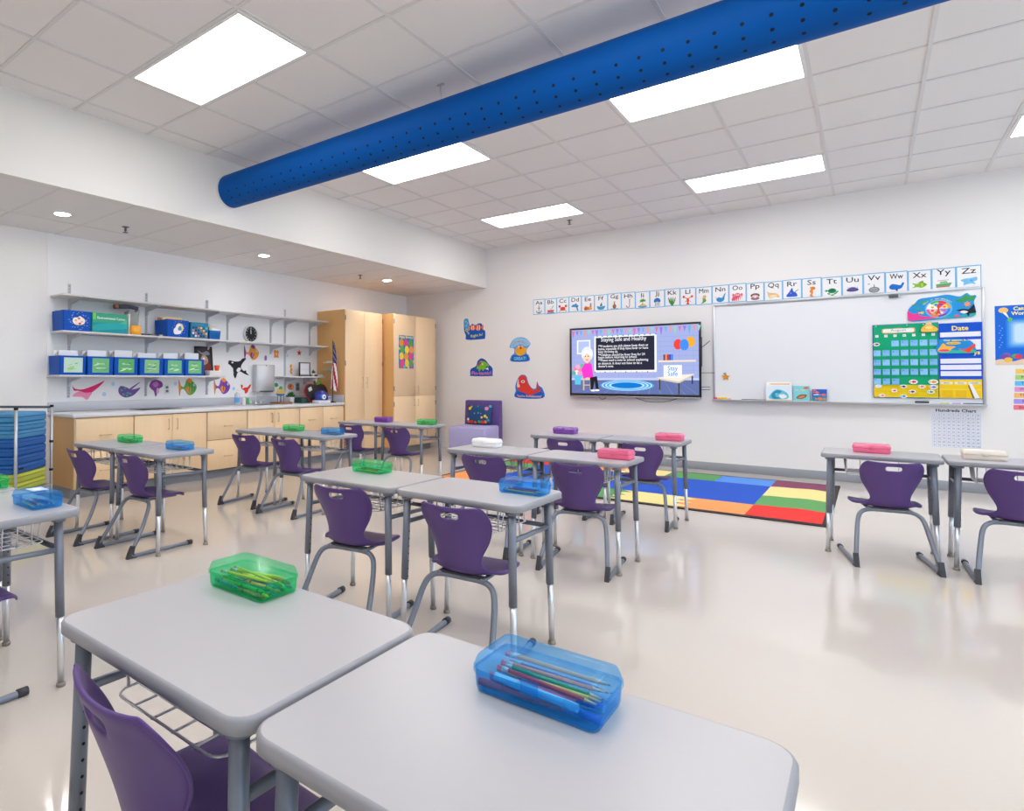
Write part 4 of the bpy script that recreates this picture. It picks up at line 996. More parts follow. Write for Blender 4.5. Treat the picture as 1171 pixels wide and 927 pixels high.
# --- word poster
m = MB(); w2, h2 = .23, .297
m.prism([(-w2, -h2), (w2, -h2), (w2, h2), (-w2, h2)], 0, .0015, P((16, 104, 214)), WHITE); m.z = .0015
for k in range(6): q = .012 * k; m.flat(rrect(-.155 + q, -.135 + q, .17 - q, .165 - q, .03), P((30 + 34 * k, 126 + 20 * k, 222 + 5 * k)))
m.flat([(-w2, -h2 + .001)] + [(w2 * (-1 + k * .1), -.25 + .012 * math.sin(k * .9)) for k in range(21)] + [(w2, -h2 + .001)], P((232, 206, 176)))
for (x, y, c) in ((-.15, -.2, (150, 90, 170)), (-.165, -.215, (120, 80, 170)), (-.09, -.21, (60, 170, 110)), (-.07, -.215, (226, 60, 90)), (-.14, -.245, (244, 190, 60)), (.0, -.22, (240, 130, 60)), (.1, -.2, (160, 90, 180))): m.flat(ell(x, y, .03, .024, 10), P(c))
m.flat(ell(-.17, .25, .035, .028, 14), P((244, 190, 110))); m.flat([(-.175, .225), (-.15, .225), (-.13, .17), (-.135, .17)], WHITE); m.flat(ell(-.125, .155, .018, .022, 10), P((90, 190, 110)))
for k in range(10): m.flat(ell(-.2 + .01 * (k % 3), -.12 + k * .024, .005, .005, 8), P((120, 190, 246)))
m.text('Catch The', .0, .262, .05, P((250, 238, 150)), .2, bold=.0015); m.text('Word Wave', .0, .215, .05, P((250, 238, 150)), .23, bold=.0015)
on_front(m, 'word_poster', .967 + w2, 1.6, 'blue undersea word poster at the frame edge beside the whiteboard', 'poster', YF - .0005)
# --- day cards
dcol = [(250, 206, 100), (170, 210, 120), (100, 190, 240), (226, 150, 210), (250, 190, 110), (170, 150, 230), (244, 120, 140)]
for k, d in enumerate(('Sunday', 'Monday', 'Tuesday', 'Wednesday', 'Thursday', 'Friday', 'Saturday')):
    m = MB(); m.prism(rrect(-.13, -.024, .13, .024, .006), 0, .0012, P(dcol[k])); m.z = .0012
    m.text(d, -.02, 0, .034, P((70, 50, 70)), .15)
    if k == 0: m.flat(ell(.02, .024, .03, .016, 12), P((250, 190, 70)))
    on_front(m, 'day_card', 1.105 + .13 - .003 * k, 1.238 - k * .0595, '%s %s card in the column of weekday cards at the frame edge' % (('yellow', 'green', 'blue', 'pink-violet', 'orange', 'lavender', 'red')[k], d), 'word card', YF - .0005, 'weekday cards')

# --- four sea-life praise signs
def sign(name, outline, base, art, x, z, label):
    m = MB(); m.prism(spline(outline, 4), 0, .002, P(base), WHITE); m.z = .002; art(m); on_front(m, name, x, z, label, 'wall sign', YF - .0005, 'sea-life praise signs')
def fishy(m, cx, cy, s_, col, flip=1):
    m.flat([(cx + flip * px * s_, cy + py * s_) for px, py in spline([(-1, .6), (-.55, .1), (-.1, .6), (.5, .5), (.9, 0), (.5, -.5), (-.1, -.6), (-.55, -.1), (-1, -.6)], 4)], P(col))
    for q in (-.15, .35): m.flat([(cx + flip * (q - .08) * s_, cy + .5 * s_), (cx + flip * (q + .08) * s_, cy + .5 * s_), (cx + flip * (q + .1) * s_, cy - .5 * s_), (cx + flip * (q - .06) * s_, cy - .5 * s_)], WHITE)
    m.flat(ell(cx + flip * .6 * s_, cy + .12 * s_, .1 * s_, .12 * s_, 10), P((20, 20, 20)))
def sd(m):
    m.flat([(x, y) for x, y in spline([(-.2, .06), (-.17, .17), (-.12, .16), (-.1, .05), (-.08, -.02), (-.15, -.01)], 5)], P((70, 170, 226)))
    for (x, y) in ((-.16, .13), (-.13, .1), (-.15, .06)): m.flat(ell(x, y, .014, .014, 10), P((150, 210, 240)))
    fishy(m, -.035, .02, .07, (240, 130, 50)); fishy(m, .085, .015, .08, (236, 110, 40), -1)
    m.text('Dive', -.125, -.04, .06, P((226, 226, 120)), .1, rot=R(-48), bold=.001); m.text('Right In!', .045, -.115, .062, P((226, 226, 120)), .22, rot=R(6), bold=.001)
sign('dive_sign', [(-.2, .1), (-.18, .17), (-.12, .17), (-.1, .1), (-.08, .05), (-.04, .085), (.02, .06), (.08, .085), (.14, .07), (.16, -.01), (.2, -.05), (.2, -.15), (.16, -.175), (-.14, -.175), (-.16, -.1), (-.19, -.03)], (20, 92, 190), sd, -4.99, 1.985, 'blue sign with two orange striped fish, topmost of the four sea signs')
def sg(m):
    m.flat([(x, y) for x, y in spline([(-.16, .05), (-.1, .16), (.0, .18), (.12, .15), (.17, .08), (.1, .05), (0, .08), (-.1, .04)], 5)], P((150, 200, 232)))
    m.flat(ell(.01, -.02, .085, .08, 20), P((246, 170, 30))); m.flat([(.08, .0), (.12, .03), (.11, -.04)], P((246, 190, 40))); m.flat([(-.01, .02), (.02, .0), (.04, .03), (.02, .05)], P((220, 40, 40)))
    for q in (-.02, .035): m.flat(ell(q, .045, .013, .016, 10), WHITE); m.flat(ell(q, .043, .006, .008, 8), BLACK)
    m.arctext('O-FISH-ALLY', .0, -.03, .155, R(142), R(42), .042, P((206, 70, 90)))
    m.flat([(x, y) for x, y in spline([(-.13, -.18), (-.14, -.12), (-.1, -.08), (0, -.1), (.1, -.08), (.14, -.11), (.13, -.18)], 4)], P((30, 100, 190))); m.text('GREAT!', 0, -.14, .07, P((130, 214, 240)), .2, bold=.002)
sign('great_sign', [(-.175, .04), (-.12, .15), (-.02, .19), (.1, .17), (.175, .09), (.15, .04), (.12, .0), (.11, -.06), (.15, -.1), (.145, -.185), (-.145, -.185), (-.15, -.1), (-.1, -.06), (-.1, .02)], (90, 160, 220), sg, -4.185, 1.62, 'sign with a round orange fish and the word GREAT')
def sf(m):
    m.flat([(x, y) for x, y in spline([(-.09, -.02), (-.06, .05), (-.02, .1), (.02, .1), (.08, .08), (.14, .02), (.08, .01), (.1, -.04), (.06, -.03), (.03, -.06), (0, -.03), (-.04, -.07), (-.06, -.03)], 5)], P((130, 196, 40)))
    m.flat([(-.07, .04), (-.02, .1), (.0, .06), (-.06, .02)], P((200, 50, 90))); m.flat([(-.075, .03), (-.06, .02), (-.02, .04), (-.05, .01)], P((60, 70, 190))); m.flat(ell(.02, .05, .014, .016, 10), WHITE); m.flat(ell(.02, .05, .006, .007, 8), BLACK); m.flat([(.08, -.03), (.12, .0), (.13, -.05)], P((240, 240, 244)))
    m.text('Fin-tastic!', 0, -.095, .075, P((240, 120, 190)), .36, bold=.002)
sign('fantastic_sign', [(-.2, -.03), (-.1, .02), (-.07, .1), (.0, .145), (.08, .11), (.14, .04), (.2, -.02), (.2, -.12), (.18, -.145), (-.18, -.145), (-.205, -.12)], (20, 84, 176), sf, -4.86, 1.352, 'blue sign with a bright green fish, below the two-fish sign')
def sa(m):
    m.flat([(x, y) for x, y in spline([(-.2, -.02), (-.19, .1), (-.14, .17), (-.06, .16), (-.02, .06), (.06, -.04), (.12, -.04), (.13, .06), (.15, .0), (.19, -.05), (.1, -.1), (-.02, -.13), (-.13, -.1), (-.17, -.05), (-.215, -.02)], 5)], P((228, 62, 48)))
    m.flat(ell(-.1, .08, .03, .022, 12), WHITE); m.flat(ell(-.1, .08, .013, .014, 10), BLACK); m.flat([(x, y) for x, y in spline([(-.2, .0), (-.19, .1), (-.175, .12), (-.17, .05), (-.15, .0)], 4)], P((246, 200, 196)))
    m.flat([(x, y) for x, y in spline([(-.22, -.1), (-.12, -.08), (0, -.13), (.1, -.1), (.2, -.08), (.215, -.17), (0, -.175), (-.21, -.17)], 4)], P((28, 90, 190)))
    m.text("You're Awhalesome!", 0, -.142, .055, P((246, 196, 150)), .4, bold=.001)
sign('whale_sign', [(-.215, -.17), (-.22, -.06), (-.23, .0), (-.2, .1), (-.14, .18), (-.05, .17), (-.01, .06), (.05, -.02), (.11, -.02), (.13, .08), (.16, .02), (.22, -.03), (.22, -.17)], (40, 120, 206), sa, -4.035, 1.04, 'sign with a red whale on blue waves, lowest of the four sea signs')

# ------------------------------------------------------------------ lounge chair and pillow
ch = thing('lounge_chair', 'armless purple and lavender lounge chair against the wall below the fish signs', 'lounge chair', (-4.555, 7.95, 0), R(9))
vp = pm((92, 66, 136), 0.55, vary=.03, scale=20, bump=.1); vl = pm((176, 170, 216), 0.6, vary=.03, scale=20, bump=.1)
m = MB(); m.box(-.285, -.33, .045, .285, .29, .46, vl, .03, 3); m.build('seat', ch)
m = MB(); M = Matrix(((0, 0, 1, 0), (1, 0, 0, 0), (0, 1, 0, 0), (0, 0, 0, 1)))
b2 = bmesh.new(); pr = [(.25, .04), (.48, .04), (.46, .83), (.33, .83)]
va = [b2.verts.new((-.28, y, z)) for y, z in pr]; vb = [b2.verts.new((.28, y, z)) for y, z in pr]
b2.faces.new(va); b2.faces.new(vb[::-1])
for k in range(4): b2.faces.new([va[k], vb[k], vb[(k + 1) % 4], va[(k + 1) % 4]])
bmesh.ops.recalc_face_normals(b2, faces=b2.faces); bmesh.ops.bevel(b2, geom=list(b2.edges), offset=.022, segments=3, profile=.5, affect='EDGES')
m.merge(b2, vp, True); m.build('backrest', ch)
for sx in (-.22, .22):
    for sy in (-.26, .4): m = MB(); m.box(sx - .03, sy - .03, 0, sx + .03, sy + .03, .046, RUBBER, .004, 1); m.build('foot', ch)
pt = thing('throw_pillow', 'navy pillow with colourful sea-life print leaning on the lounge chair', 'pillow', (-4.585, 8.125, .47), rot=(R(-14), R(0), R(9)))
pilm = pm((22, 70, 116), .8, vary=.05, scale=30)
m = MB(); nn = 12; w2, h2 = .2, .15
gA = []; 
for s_ in (1, -1):
    g = []
    for j in range(nn + 1):
        row = []
        for i in range(nn + 1):
            u, v_ = -1 + 2 * i / nn, -1 + 2 * j / nn
            puff = .055 * ((1 - u ** 4) * (1 - v_ ** 4)) ** .6
            row.append(m.v((u * w2 * (1 - .06 * (1 - abs(v_)) * abs(u)), -s_ * puff, h2 + v_ * h2 * (1 - .06 * (1 - abs(u)) * abs(v_)))))
        g.append(row)
    for j in range(nn):
        for i in range(nn):
            f4 = [g[j][i], g[j][i + 1], g[j + 1][i + 1], g[j + 1][i]]
            m.face(f4 if s_ > 0 else f4[::-1], pilm, True)
bmesh.ops.remove_doubles(m.bm, verts=m.bm.verts, dist=1e-5)
def blob(u, v_, r_, c, n=8):
    pts = [(u + r_ * math.cos(2 * PI * k / n) / w2, v_ + r_ * math.sin(2 * PI * k / n) / h2) for k in range(n)]
    vv = []
    for a, b3 in pts:
        a = max(-.97, min(.97, a)); b3 = max(-.97, min(.97, b3)); puff = .055 * ((1 - a ** 4) * (1 - b3 ** 4)) ** .6
        vv.append(m.v((a * w2, -puff - .003, h2 + b3 * h2)))
    m.face(vv, P(c))
for (u, v_, r_, c) in ((-.72, .55, .026, (240, 200, 40)), (-.6, .75, .014, (240, 200, 40)), (.62, .58, .032, (240, 130, 170)), (.55, -.2, .022, (246, 200, 50)), (.3, -.35, .018, (246, 180, 50)), (-.8, -.55, .02, (240, 230, 220)), (-.5, -.82, .028, (226, 70, 60)), (-.2, -.86, .02, (240, 130, 60)), (.1, -.8, .024, (70, 170, 120)), (.35, -.82, .026, (226, 70, 60)), (.6, -.78, .022, (240, 150, 70)), (.8, -.6, .018, (60, 150, 140)), (-.75, -.8, .022, (230, 90, 60)), (.85, .85, .022, (60, 180, 214)), (-.3, .05, .012, (120, 160, 190)), (0, .1, .012, (130, 170, 200)), (.2, .05, .01, (120, 160, 190)), (-.1, .8, .012, (80, 140, 170)), (.7, -.35, .014, (250, 210, 70))):
    blob(u, v_, r_, c)
o_ = m.build('pillow_cover', pt)

# ------------------------------------------------------------------ striped rug
rug = MB(); bz = .009
RX0, RX1, RY0, RY1 = -3.95, -.26, 5.915, 8.262
rug.prism(rrect(RX0, RY0, RX1, RY1, .015, 2), 0, bz, pm((58, 46, 46), .9)); rug.z = bz
def wavy(x0, y0, x1, y1, wt, wb, zl, zr):
    n = 40; pts = []
    for k in range(n + 1): x = x0 + (x1 - x0) * k / n; pts.append((x, y0 + (wb and .028 * math.sin(x * 9) + .012 * math.sin(x * 23))))
    if zr:
        for k in range(1, 6): pts.append((x1 + (.10 if k % 2 else -.05), y0 + (y1 - y0) * k / 6))
    for k in range(n + 1): x = x1 + (x0 - x1) * k / n; pts.append((x, y1 + (wt and .028 * math.sin(x * 9) + .012 * math.sin(x * 23))))
    if zl:
        for k in range(1, 6): pts.append((x0 + (-.10 if k % 2 else .05), y1 + (y0 - y1) * k / 6))
    return pts
RC = dict(red=(232, 50, 44), yel=(246, 226, 150), grn=(96, 160, 92), blu=(24, 84, 196), lbl=(90, 150, 232), org=(252, 160, 92), mar=(136, 66, 98))
rm = {k: pm(v, .92, vary=.05, scale=120, bump=.3) for k, v in RC.items()}
ix0, ix1, iy0, iy1 = RX0 + .05, RX1 - .045, RY0 + .06, RY1 - .045
rug.flat([(ix0, iy0), (ix1, iy0), (ix1, iy1), (ix0, iy1)], rm['blu'])
for a, b3, c in ((-1.36, -.83, 'lbl'), (-1.89, -1.36, 'grn'), (-2.4, -1.89, 'yel'), (-2.92, -2.4, 'org'), (-3.42, -2.92, 'red')):
    rug.flat(wavy(a, 7.73, b3, iy1, 0, 0, c != 'red', 0), rm[c])
for a, b3, c in ((-.83 - .001, -.829, 'red'), (-1.38, -.83, 'org'), (-1.97, -1.38, 'yel'), (-2.5, -1.97, 'grn'), (-3.0, -2.5, 'lbl'), (-3.42, -3.0, 'mar')):
    if c != 'red': rug.flat(wavy(a, iy0, b3, 6.51, 0, 0, 0, 1 if c != 'org' else 0), rm[c])
for a, b3, ck in ((-.83, ix1, ('mar', 'yel', 'grn', 'red')), (ix0, -3.40, ('red', 'grn', 'yel', 'org'))):
    yy = [iy1, 7.75, 7.1, 6.53, iy0]
    for k in range(4): rug.flat(wavy(a, yy[k + 1], b3, yy[k], k > 0, k < 3, 0, 0), rm[ck[k]])
tag(rug.build('striped_rug'), 'rug with bright coloured wavy stripes and blue centre on the floor', 'rug')
# ------------------------------------------------------------------ left wall: counter and base cabinets
XC = -5.80
HAND = pm((206, 182, 146), 0.35, 0.5); KICK = pm((146, 150, 158), 0.6)
counter = pm((226, 225, 228), 0.3, vary=.015, scale=80)
m = MB(); m.box(X0 + .001, 2.585, .782, XC, 6.432, .82, counter, .004, 1)
co_ = thing('countertop', 'long pale grey worktop with backsplash running along the shelf wall', 'countertop', (0, 0, 0))
m.build('worktop', co_)
m = MB(); bs = pm((196, 198, 206), 0.35, vary=.01, scale=60); m.box(X0 + .001, 2.585, .8205, X0 + .02, 6.432, .92, bs, .003, 1); m.build('backsplash', co_)
m = MB(); m.box(X0 + .02, 6.41, .8205, XC - .02, 6.431, .93, bs, .003, 1); m.build('side_splash', co_)
def pull(m, y0, z0, y1, z1, x):
    p0, p1 = Vector((x, y0, z0)), Vector((x, y1, z1)); o_ = Vector((.022, 0, 0))
    m.tube(spline([p0, p0 + o_ * .9, p0.lerp(p1, .12) + o_, p0.lerp(p1, .88) + o_, p1 + o_ * .9, p1], 4, False), .0042, HAND, 8)
def cabinet(y0, y1, kind, label, end=False, tall=None, x=XC, z1=.7815):
    t = thing('base_cabinet' if not tall else 'tall_wardrobe', label, 'cabinet' if not tall else 'wardrobe', (0, 0, 0), group='maple base cabinets' if not tall else 'tall maple wardrobes')
    xf = x - .02
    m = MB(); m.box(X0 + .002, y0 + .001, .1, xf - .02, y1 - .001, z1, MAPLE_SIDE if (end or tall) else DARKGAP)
    if end: m.box(xf - .0205, y0 + .001, .1, xf, y0 + .012, z1, MAPLE)
    m.build('carcass', t)
    m = MB(); m.box(X0 + .01, y0 + .001, 0, x - .11, y1 - .001, .1, KICK); m.build('toe_kick', t)
    g = .003
    def front(name, a, b, z0, zt, hp):
        a2, b2 = a + (.006 if a == y0 else g), b - (.006 if b == y1 else g)
        m = MB(); m.box(xf - .019, a2, z0 + g, xf, b2, zt - g, MAPLE, .0015, 1); f = m.build(name, t)
        m = MB(); pull(m, *hp, xf); m.build('handle', f)
    ym = (y0 + y1) / 2
    if kind == 'drawers':
        front('drawer', y0, y1, .448, z1 - .004, (ym - .055, .605, ym + .055, .605)); front('drawer', y0, y1, .104, .448, (ym - .055, .257, ym + .055, .257))
    elif kind == 'doors':
        front('door', y0, ym, .104, z1 - .004, (ym - .052, .615, ym - .052, .722)); front('door', ym, y1, .104, z1 - .004, (ym + .052, .615, ym + .052, .722))
    return t
cabinet(2.61, 3.215, 'drawers', 'two-drawer maple cabinet at the cushion cart end of the worktop', end=True)
cabinet(3.215, 4.105, 'doors', 'two-door maple cabinet between the two drawer cabinets')
cabinet(4.105, 4.685, 'drawers', 'two-drawer maple cabinet beside the sink cabinet')
cabinet(4.685, 5.56, 'doors', 'two-door maple cabinet under the sink')
cabinet(5.56, 6.00, 'drawers', 'narrow drawer cabinet next to the sink cabinet')
cabinet(6.00, 6.432, 'drawers', 'narrow drawer cabinet against the first tall wardrobe')
# tall wardrobes
def wardrobe(y0, y1, x, label, split):
    t = thing('tall_wardrobe', label, 'wardrobe', (0, 0, 0), group='tall maple wardrobes')
    zt = 2.168; xf = x - .02
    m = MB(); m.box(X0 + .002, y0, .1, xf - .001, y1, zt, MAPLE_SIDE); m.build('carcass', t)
    m = MB(); m.box(X0 + .01, y0 + .001, 0, x - .1, y1 - .001, .1, KICK); m.build('toe_kick', t)
    ym = (y0 + y1) / 2
    hing = pm((120, 116, 130), .4, .5)
    def door(a, b, z0, z1, hy, hz0, hz1, side):
        m = MB(); m.box(xf, a + .003, z0 + .003, x, b - .003, z1 - .003, MAPLE, .0015, 1); f = m.build('door', t)
        m = MB(); pull(m, hy, hz0, hy, hz1, x); m.build('handle', f)
        for hz in ((z0 + .12, z1 - .12) if z1 - z0 < 1.6 else (z0 + .12, (z0 + z1) / 2 + .25, z1 - .12)):
            m = MB(); yy = a + .0015 if side < 0 else b - .0015; m.tube([(x + .001, yy, hz - .035), (x + .001, yy, hz + .035)], .007, hing, 8); m.build('hinge', f)
    if split:
        for (a, b, s_) in ((y0, ym, -1), (ym, y1, 1)):
            door(a, b, .89, zt, ym - s_ * -.05 if False else ym + (-.05 if s_ < 0 else .05), .93, 1.038, s_); door(a, b, .104, .89, ym + (-.05 if s_ < 0 else .05), .735, .835, s_)
    else:
        for (a, b, s_) in ((y0, ym, -1), (ym, y1, 1)): door(a, b, .104, zt, ym + (-.05 if s_ < 0 else .05), 1.03, 1.18, s_)
    if not split:
        m = MB(); m.tube([(x, ym + .035, 1.1), (x + .004, ym + .035, 1.1)], .012, ALU, 12); m.build('lock', t)
    return t
wardrobe(6.44, 7.30, XC, 'tall two-door maple wardrobe at the end of the worktop', False)
wardrobe(7.335, 8.48, -5.60, 'tall four-door maple wardrobe with the birthday poster, next to the corner', True)
m = MB(); w2, h2 = .197, .258; m.prism([(-w2, -h2), (w2, -h2), (w2, h2), (-w2, h2)], 0, .0012, P((24, 120, 196)), WHITE); m.z = .0012
bc = [(250, 160, 40), (240, 70, 140), (90, 170, 80), (90, 170, 80), (250, 220, 50), (250, 160, 50), (250, 226, 60), (250, 160, 50), (240, 70, 140), (240, 70, 140), (250, 220, 60), (90, 170, 90)]
for k in range(12): m.flat(ell(-.125 + (k % 3) * .12 + (.02 if (k // 3) % 2 else 0), .14 - (k // 3) * .105, .056, .064, 16), P(bc[k]))
for k, c in enumerate(((230, 90, 40), (90, 190, 240), (250, 220, 60), (200, 90, 190))): m.flat(ell(-.15 + k * .1, -.235, .032, .026, 10), P(c))
for (x, y, c) in ((-.185, -.08, (220, 70, 160)), (.185, .08, (240, 90, 150)), (.185, -.15, (250, 200, 60)), (-.18, .05, (250, 210, 70))): m.flat(ell(x, y, .018, .02, 8), P(c))
m.text('Happy Birthday!', 0, .228, .052, P((250, 240, 140)), .36, bold=.002)
tag(m.build('birthday_poster', loc=(-5.5995, 7.648, 1.583), rot=LEFT), 'colourful balloon birthday poster on the tall wardrobe door', 'poster')

# ------------------------------------------------------------------ shelves
SHELF = pm((214, 212, 212), .45, vary=.02, scale=40); BRK = pm((206, 208, 214), .45)
def shelf(y0, y1, z, brk, label):
    t = thing('wall_shelf', label, 'shelf', (X0, y0, z), group='grey wall shelves')
    m = MB(); m.box(.012, 0, -.02, .30, y1 - y0, 0, SHELF, .003, 1); m.build('board', t)
    for by in brk:
        m = MB(); y = by - y0; M = Matrix(((1, 0, 0, 0), (0, 0, 1, y), (0, 1, 0, 0), (0, 0, 0, 1)))
        m.prism([(.012, -.021), (.27, -.021), (.27, -.032), (.05, -.075), (.03, -.115), (.012, -.125)], -.009, .009, BRK, mat=M); m.build('bracket', t, recalc=True)
UP = [2.79, 3.655, 4.48, 4.79, 5.52, 5.785, 6.275]
shelf(2.595, 6.372, 2.0, UP, 'empty top wall shelf above the bins and the clock')
shelf(2.6, 6.38, 1.635, UP, 'middle wall shelf with the round clock and two blue picture bins')
shelf(2.575, 4.545, 1.195, UP[:3], 'lower wall shelf holding the row of blue book bins')
shelf(5.60, 6.30, 1.195, [5.785, 6.15], 'short lower wall shelf with the little letter board by the wardrobe')
for k, y in enumerate(UP):
    z0, z1 = (.96, 2.14) if k in (0, 1, 2, 5) else (1.5, 1.99)
    m = MB(); m.box(0, -.0125, 0, .004, .0125, z1 - z0, BRK); m.box(.004, -.0125, 0, .012, -.008, z1 - z0, BRK); m.box(.004, .008, 0, .012, .0125, z1 - z0, BRK)
    for q in range(int((z1 - z0) / .03)): m.box(.0041, -.003, .01 + q * .03, .0046, .003, .022 + q * .03, STEEL_DK)
    tag(m.build('shelf_standard', loc=(X0, y, z0)), ('slotted metal upright at the cushion end of the shelves', 'slotted upright between the two halves of the blue bin row', 'slotted upright behind the end of the lower bin shelf', 'slotted upright just beside the clock on the bin side', 'slotted upright between the clock and the short shelf', 'slotted upright carrying the short shelf', 'slotted upright next to the tall wardrobe')[k], 'shelf upright', 'shelf uprights')

# ------------------------------------------------------------------ things on the shelves
BLUEBIN = pm((0, 80, 182), .45, vary=.02, scale=20, spec=.25)
def bin_mesh(m, w, d, h, mat, flare=.012, th=.004, notch=0):
    r0 = rrect(-d / 2 + flare, -w / 2 + flare * .6, d / 2 - flare, w / 2 - flare * .6, .012, 3); r1 = rrect(-d / 2, -w / 2, d / 2, w / 2, .014, 3)
    i1 = rrect(-d / 2 + th, -w / 2 + th, d / 2 - th, w / 2 - th, .011, 3); i0 = rrect(-d / 2 + flare + th, -w / 2 + flare * .6 + th, d / 2 - flare - th, w / 2 - flare * .6 - th, .009, 3)
    R_ = [[m.v((x, y, z)) for x, y in ring] for ring, z in ((r0, 0), (r1, h), (i1, h), (i0, .004))]
    for a, b in zip(R_, R_[1:]):
        for k in range(len(a)): m.face([a[k], a[(k + 1) % len(a)], b[(k + 1) % len(a)], b[k]], mat, False)
    m.face(R_[0][::-1], mat); m.face(R_[-1], mat)
def put(name, label, cat, x, y, z, group=None, rz=0): return thing(name, label, cat, (x, y, z), rz, group)
cnt = [0]
def papers(n, x, y, z, w, h, desc, cols, lean=0, group='papers in the bins'):
    for k in range(n):
        c = cols[k % len(cols)]
        m = MB(); hh = h * (1 - .05 * ((k * 7) % 4)); m.box(-.006, -w / 2, 0, .006, w / 2, hh, P(c), .0015, 1)
        m.z = 0
        o = tag(m.build('folder', loc=(x + .028 * k, y, z), rot=(0, R(lean), 0)), '%s folder standing in the %s' % (names2.get(c, 'pale'), desc), 'folder', group)
names2 = {(186, 204, 226): 'light blue', (176, 180, 190): 'slate grey', (240, 238, 236): 'white', (226, 230, 238): 'pale blue', (234, 222, 214): 'cream', (216, 214, 214): 'grey', (240, 220, 120): 'yellow', (246, 232, 170): 'pale yellow', (190, 110, 80): 'brown', (226, 140, 70): 'orange', (90, 150, 90): 'green', (250, 214, 60): 'bright yellow'}
XS = X0 + .165
# lower row of six bins
LB = [(2.707, .262), (2.985, .275), (3.262, .272), (3.56, .29), (3.842, .262), (4.11, .265)]
WH = [(240, 238, 236), (186, 204, 226), (234, 222, 214), (176, 180, 190), (226, 230, 238)]
ordn = ['first', 'second', 'third', 'fourth', 'fifth', 'sixth']
for k, (y, w) in enumerate(LB):
    t = put('book_bin', '%s blue book bin from the cushion end in the lower shelf row' % ordn[k], 'bin', XS, y, 1.1955, 'blue book bins on the lower shelf')
    m = MB(); bin_mesh(m, w, .27, .19, BLUEBIN, .008); m.build('bin_shell', t)
    m = MB(); a = .088 if k else .092; M = Matrix(((0, 0, 1, .1322), (1, 0, 0, 0), (0, 1, 0, .098), (0, 0, 0, 1))); M = M @ Matrix.Rotation(R(2.4), 4, 'X'); m.M = M; m.z = 0
    gcol = [(196, 226, 206), (120, 190, 130), (96, 180, 110), (140, 200, 140), (120, 196, 140), (120, 196, 130)][k]
    m.prism([(-a, -.074), (a, -.074), (a, .074), (-a, .074)], 0, .0012, P(gcol)); m.z = .0012
    random.seed(k + 3)
    for q in range(7):
        u, v_ = random.uniform(-.6, .6) * a, random.uniform(-.6, .6) * .074; rr = random.uniform(.012, .03)
        m.flat([(u + px * rr * 1.3, v_ + py * rr * .6) for px, py in spline([(-1, -.8), (-.3, .1), (1, .9), (.4, -.2)], 4)], P(random.choice([(60, 150, 90), (210, 236, 200), (90, 170, 110), (170, 214, 150)])))
    if k not in (0,): m.text(('', 'Level A', 'Level B', 'Level C', 'Level D', 'Level E')[k] if False else 'Books', 0, .02, .026, P((236, 246, 236)), .08); m.flat([(-.05, -.03), (.05, -.03), (.05, -.024), (-.05, -.024)], P((220, 240, 224)))
    m.build('label_card', t)
    papers(5, XS - .07, y + .012 * (k % 3 - 1), 1.202, w - .075, .24 + .01 * (k % 3), '%s bin of the lower shelf row' % ordn[k], WH)
    wq = MB(); wq.box(-.003, -.02, 0, .003, .02, .03, P((60, 64, 80))) if False else None
# framed picture
t = thing('framed_picture', 'black framed picture leaning behind the last blue bin of the lower row', 'picture frame', (X0 + .06, 4.41, 1.1955), rot=(0, R(-6), 0))
m = MB()
for (a, b, c2, d) in ((-.125, 0, -.105, .365), (.105, 0, .125, .365), (-.105, 0, .105, .02), (-.105, .345, .105, .365)): m.box(-.006, a, b, .014, c2, d, pm((34, 30, 32), .35), .002, 1)
m.build('frame', t)
m = MB(); m.M = Matrix(((0, 0, 1, .002), (1, 0, 0, 0), (0, 1, 0, .1825), (0, 0, 0, 1))); m.prism([(-.106, -.163), (.106, -.163), (.106, .163), (-.106, .163)], 0, .002, P((66, 62, 64))); m.z = .002
m.flat([(x * .1, y * .15) for x, y in spline([(-.9, -.9), (-.7, -.2), (-.2, .0), (.3, -.3), (.9, -.2), (.95, -.95)], 5)], P((130, 60, 44)))
m.flat([(x * .1, y * .15) for x, y in spline([(-.5, .0), (-.3, .4), (.1, .5), (.5, .3), (.6, -.1), (.1, -.3), (-.3, -.25)], 5)], P((190, 160, 144)))
m.flat([(x * .1, y * .15) for x, y in spline([(-.9, .9), (-.2, .7), (.5, .85), (.9, .6), (.5, .5), (-.3, .55)], 5)], P((140, 146, 150))); m.flat(ell(.0, .03, .018, .016, 10), P((240, 236, 230))); m.flat(ell(.03, -.01, .03, .02, 10), P((206, 130, 110)))
m.build('picture', t)
m = MB(); m.box(-.05, -.085, 0, .05, .085, .06, pm((236, 232, 228), .5), .004, 1); m.box(-.052, -.087, .042, .052, .087, .062, pm((240, 238, 236), .5), .003, 1); tag(m.build('white_box', loc=(X0 + .2, 4.435, 1.1955)), 'small white box at the end of the lower bin shelf', 'box')
m = MB(); m.lathe([(.022, 0), (.024, .004), (.034, .06), (.036, .066), (.032, .066), (.022, .006)], pm((232, 92, 52), .4), 18); tag(m.build('orange_cup', loc=(X0 + .2, 4.49, 1.258)), 'orange cup standing on the white box beside the framed picture', 'cup')
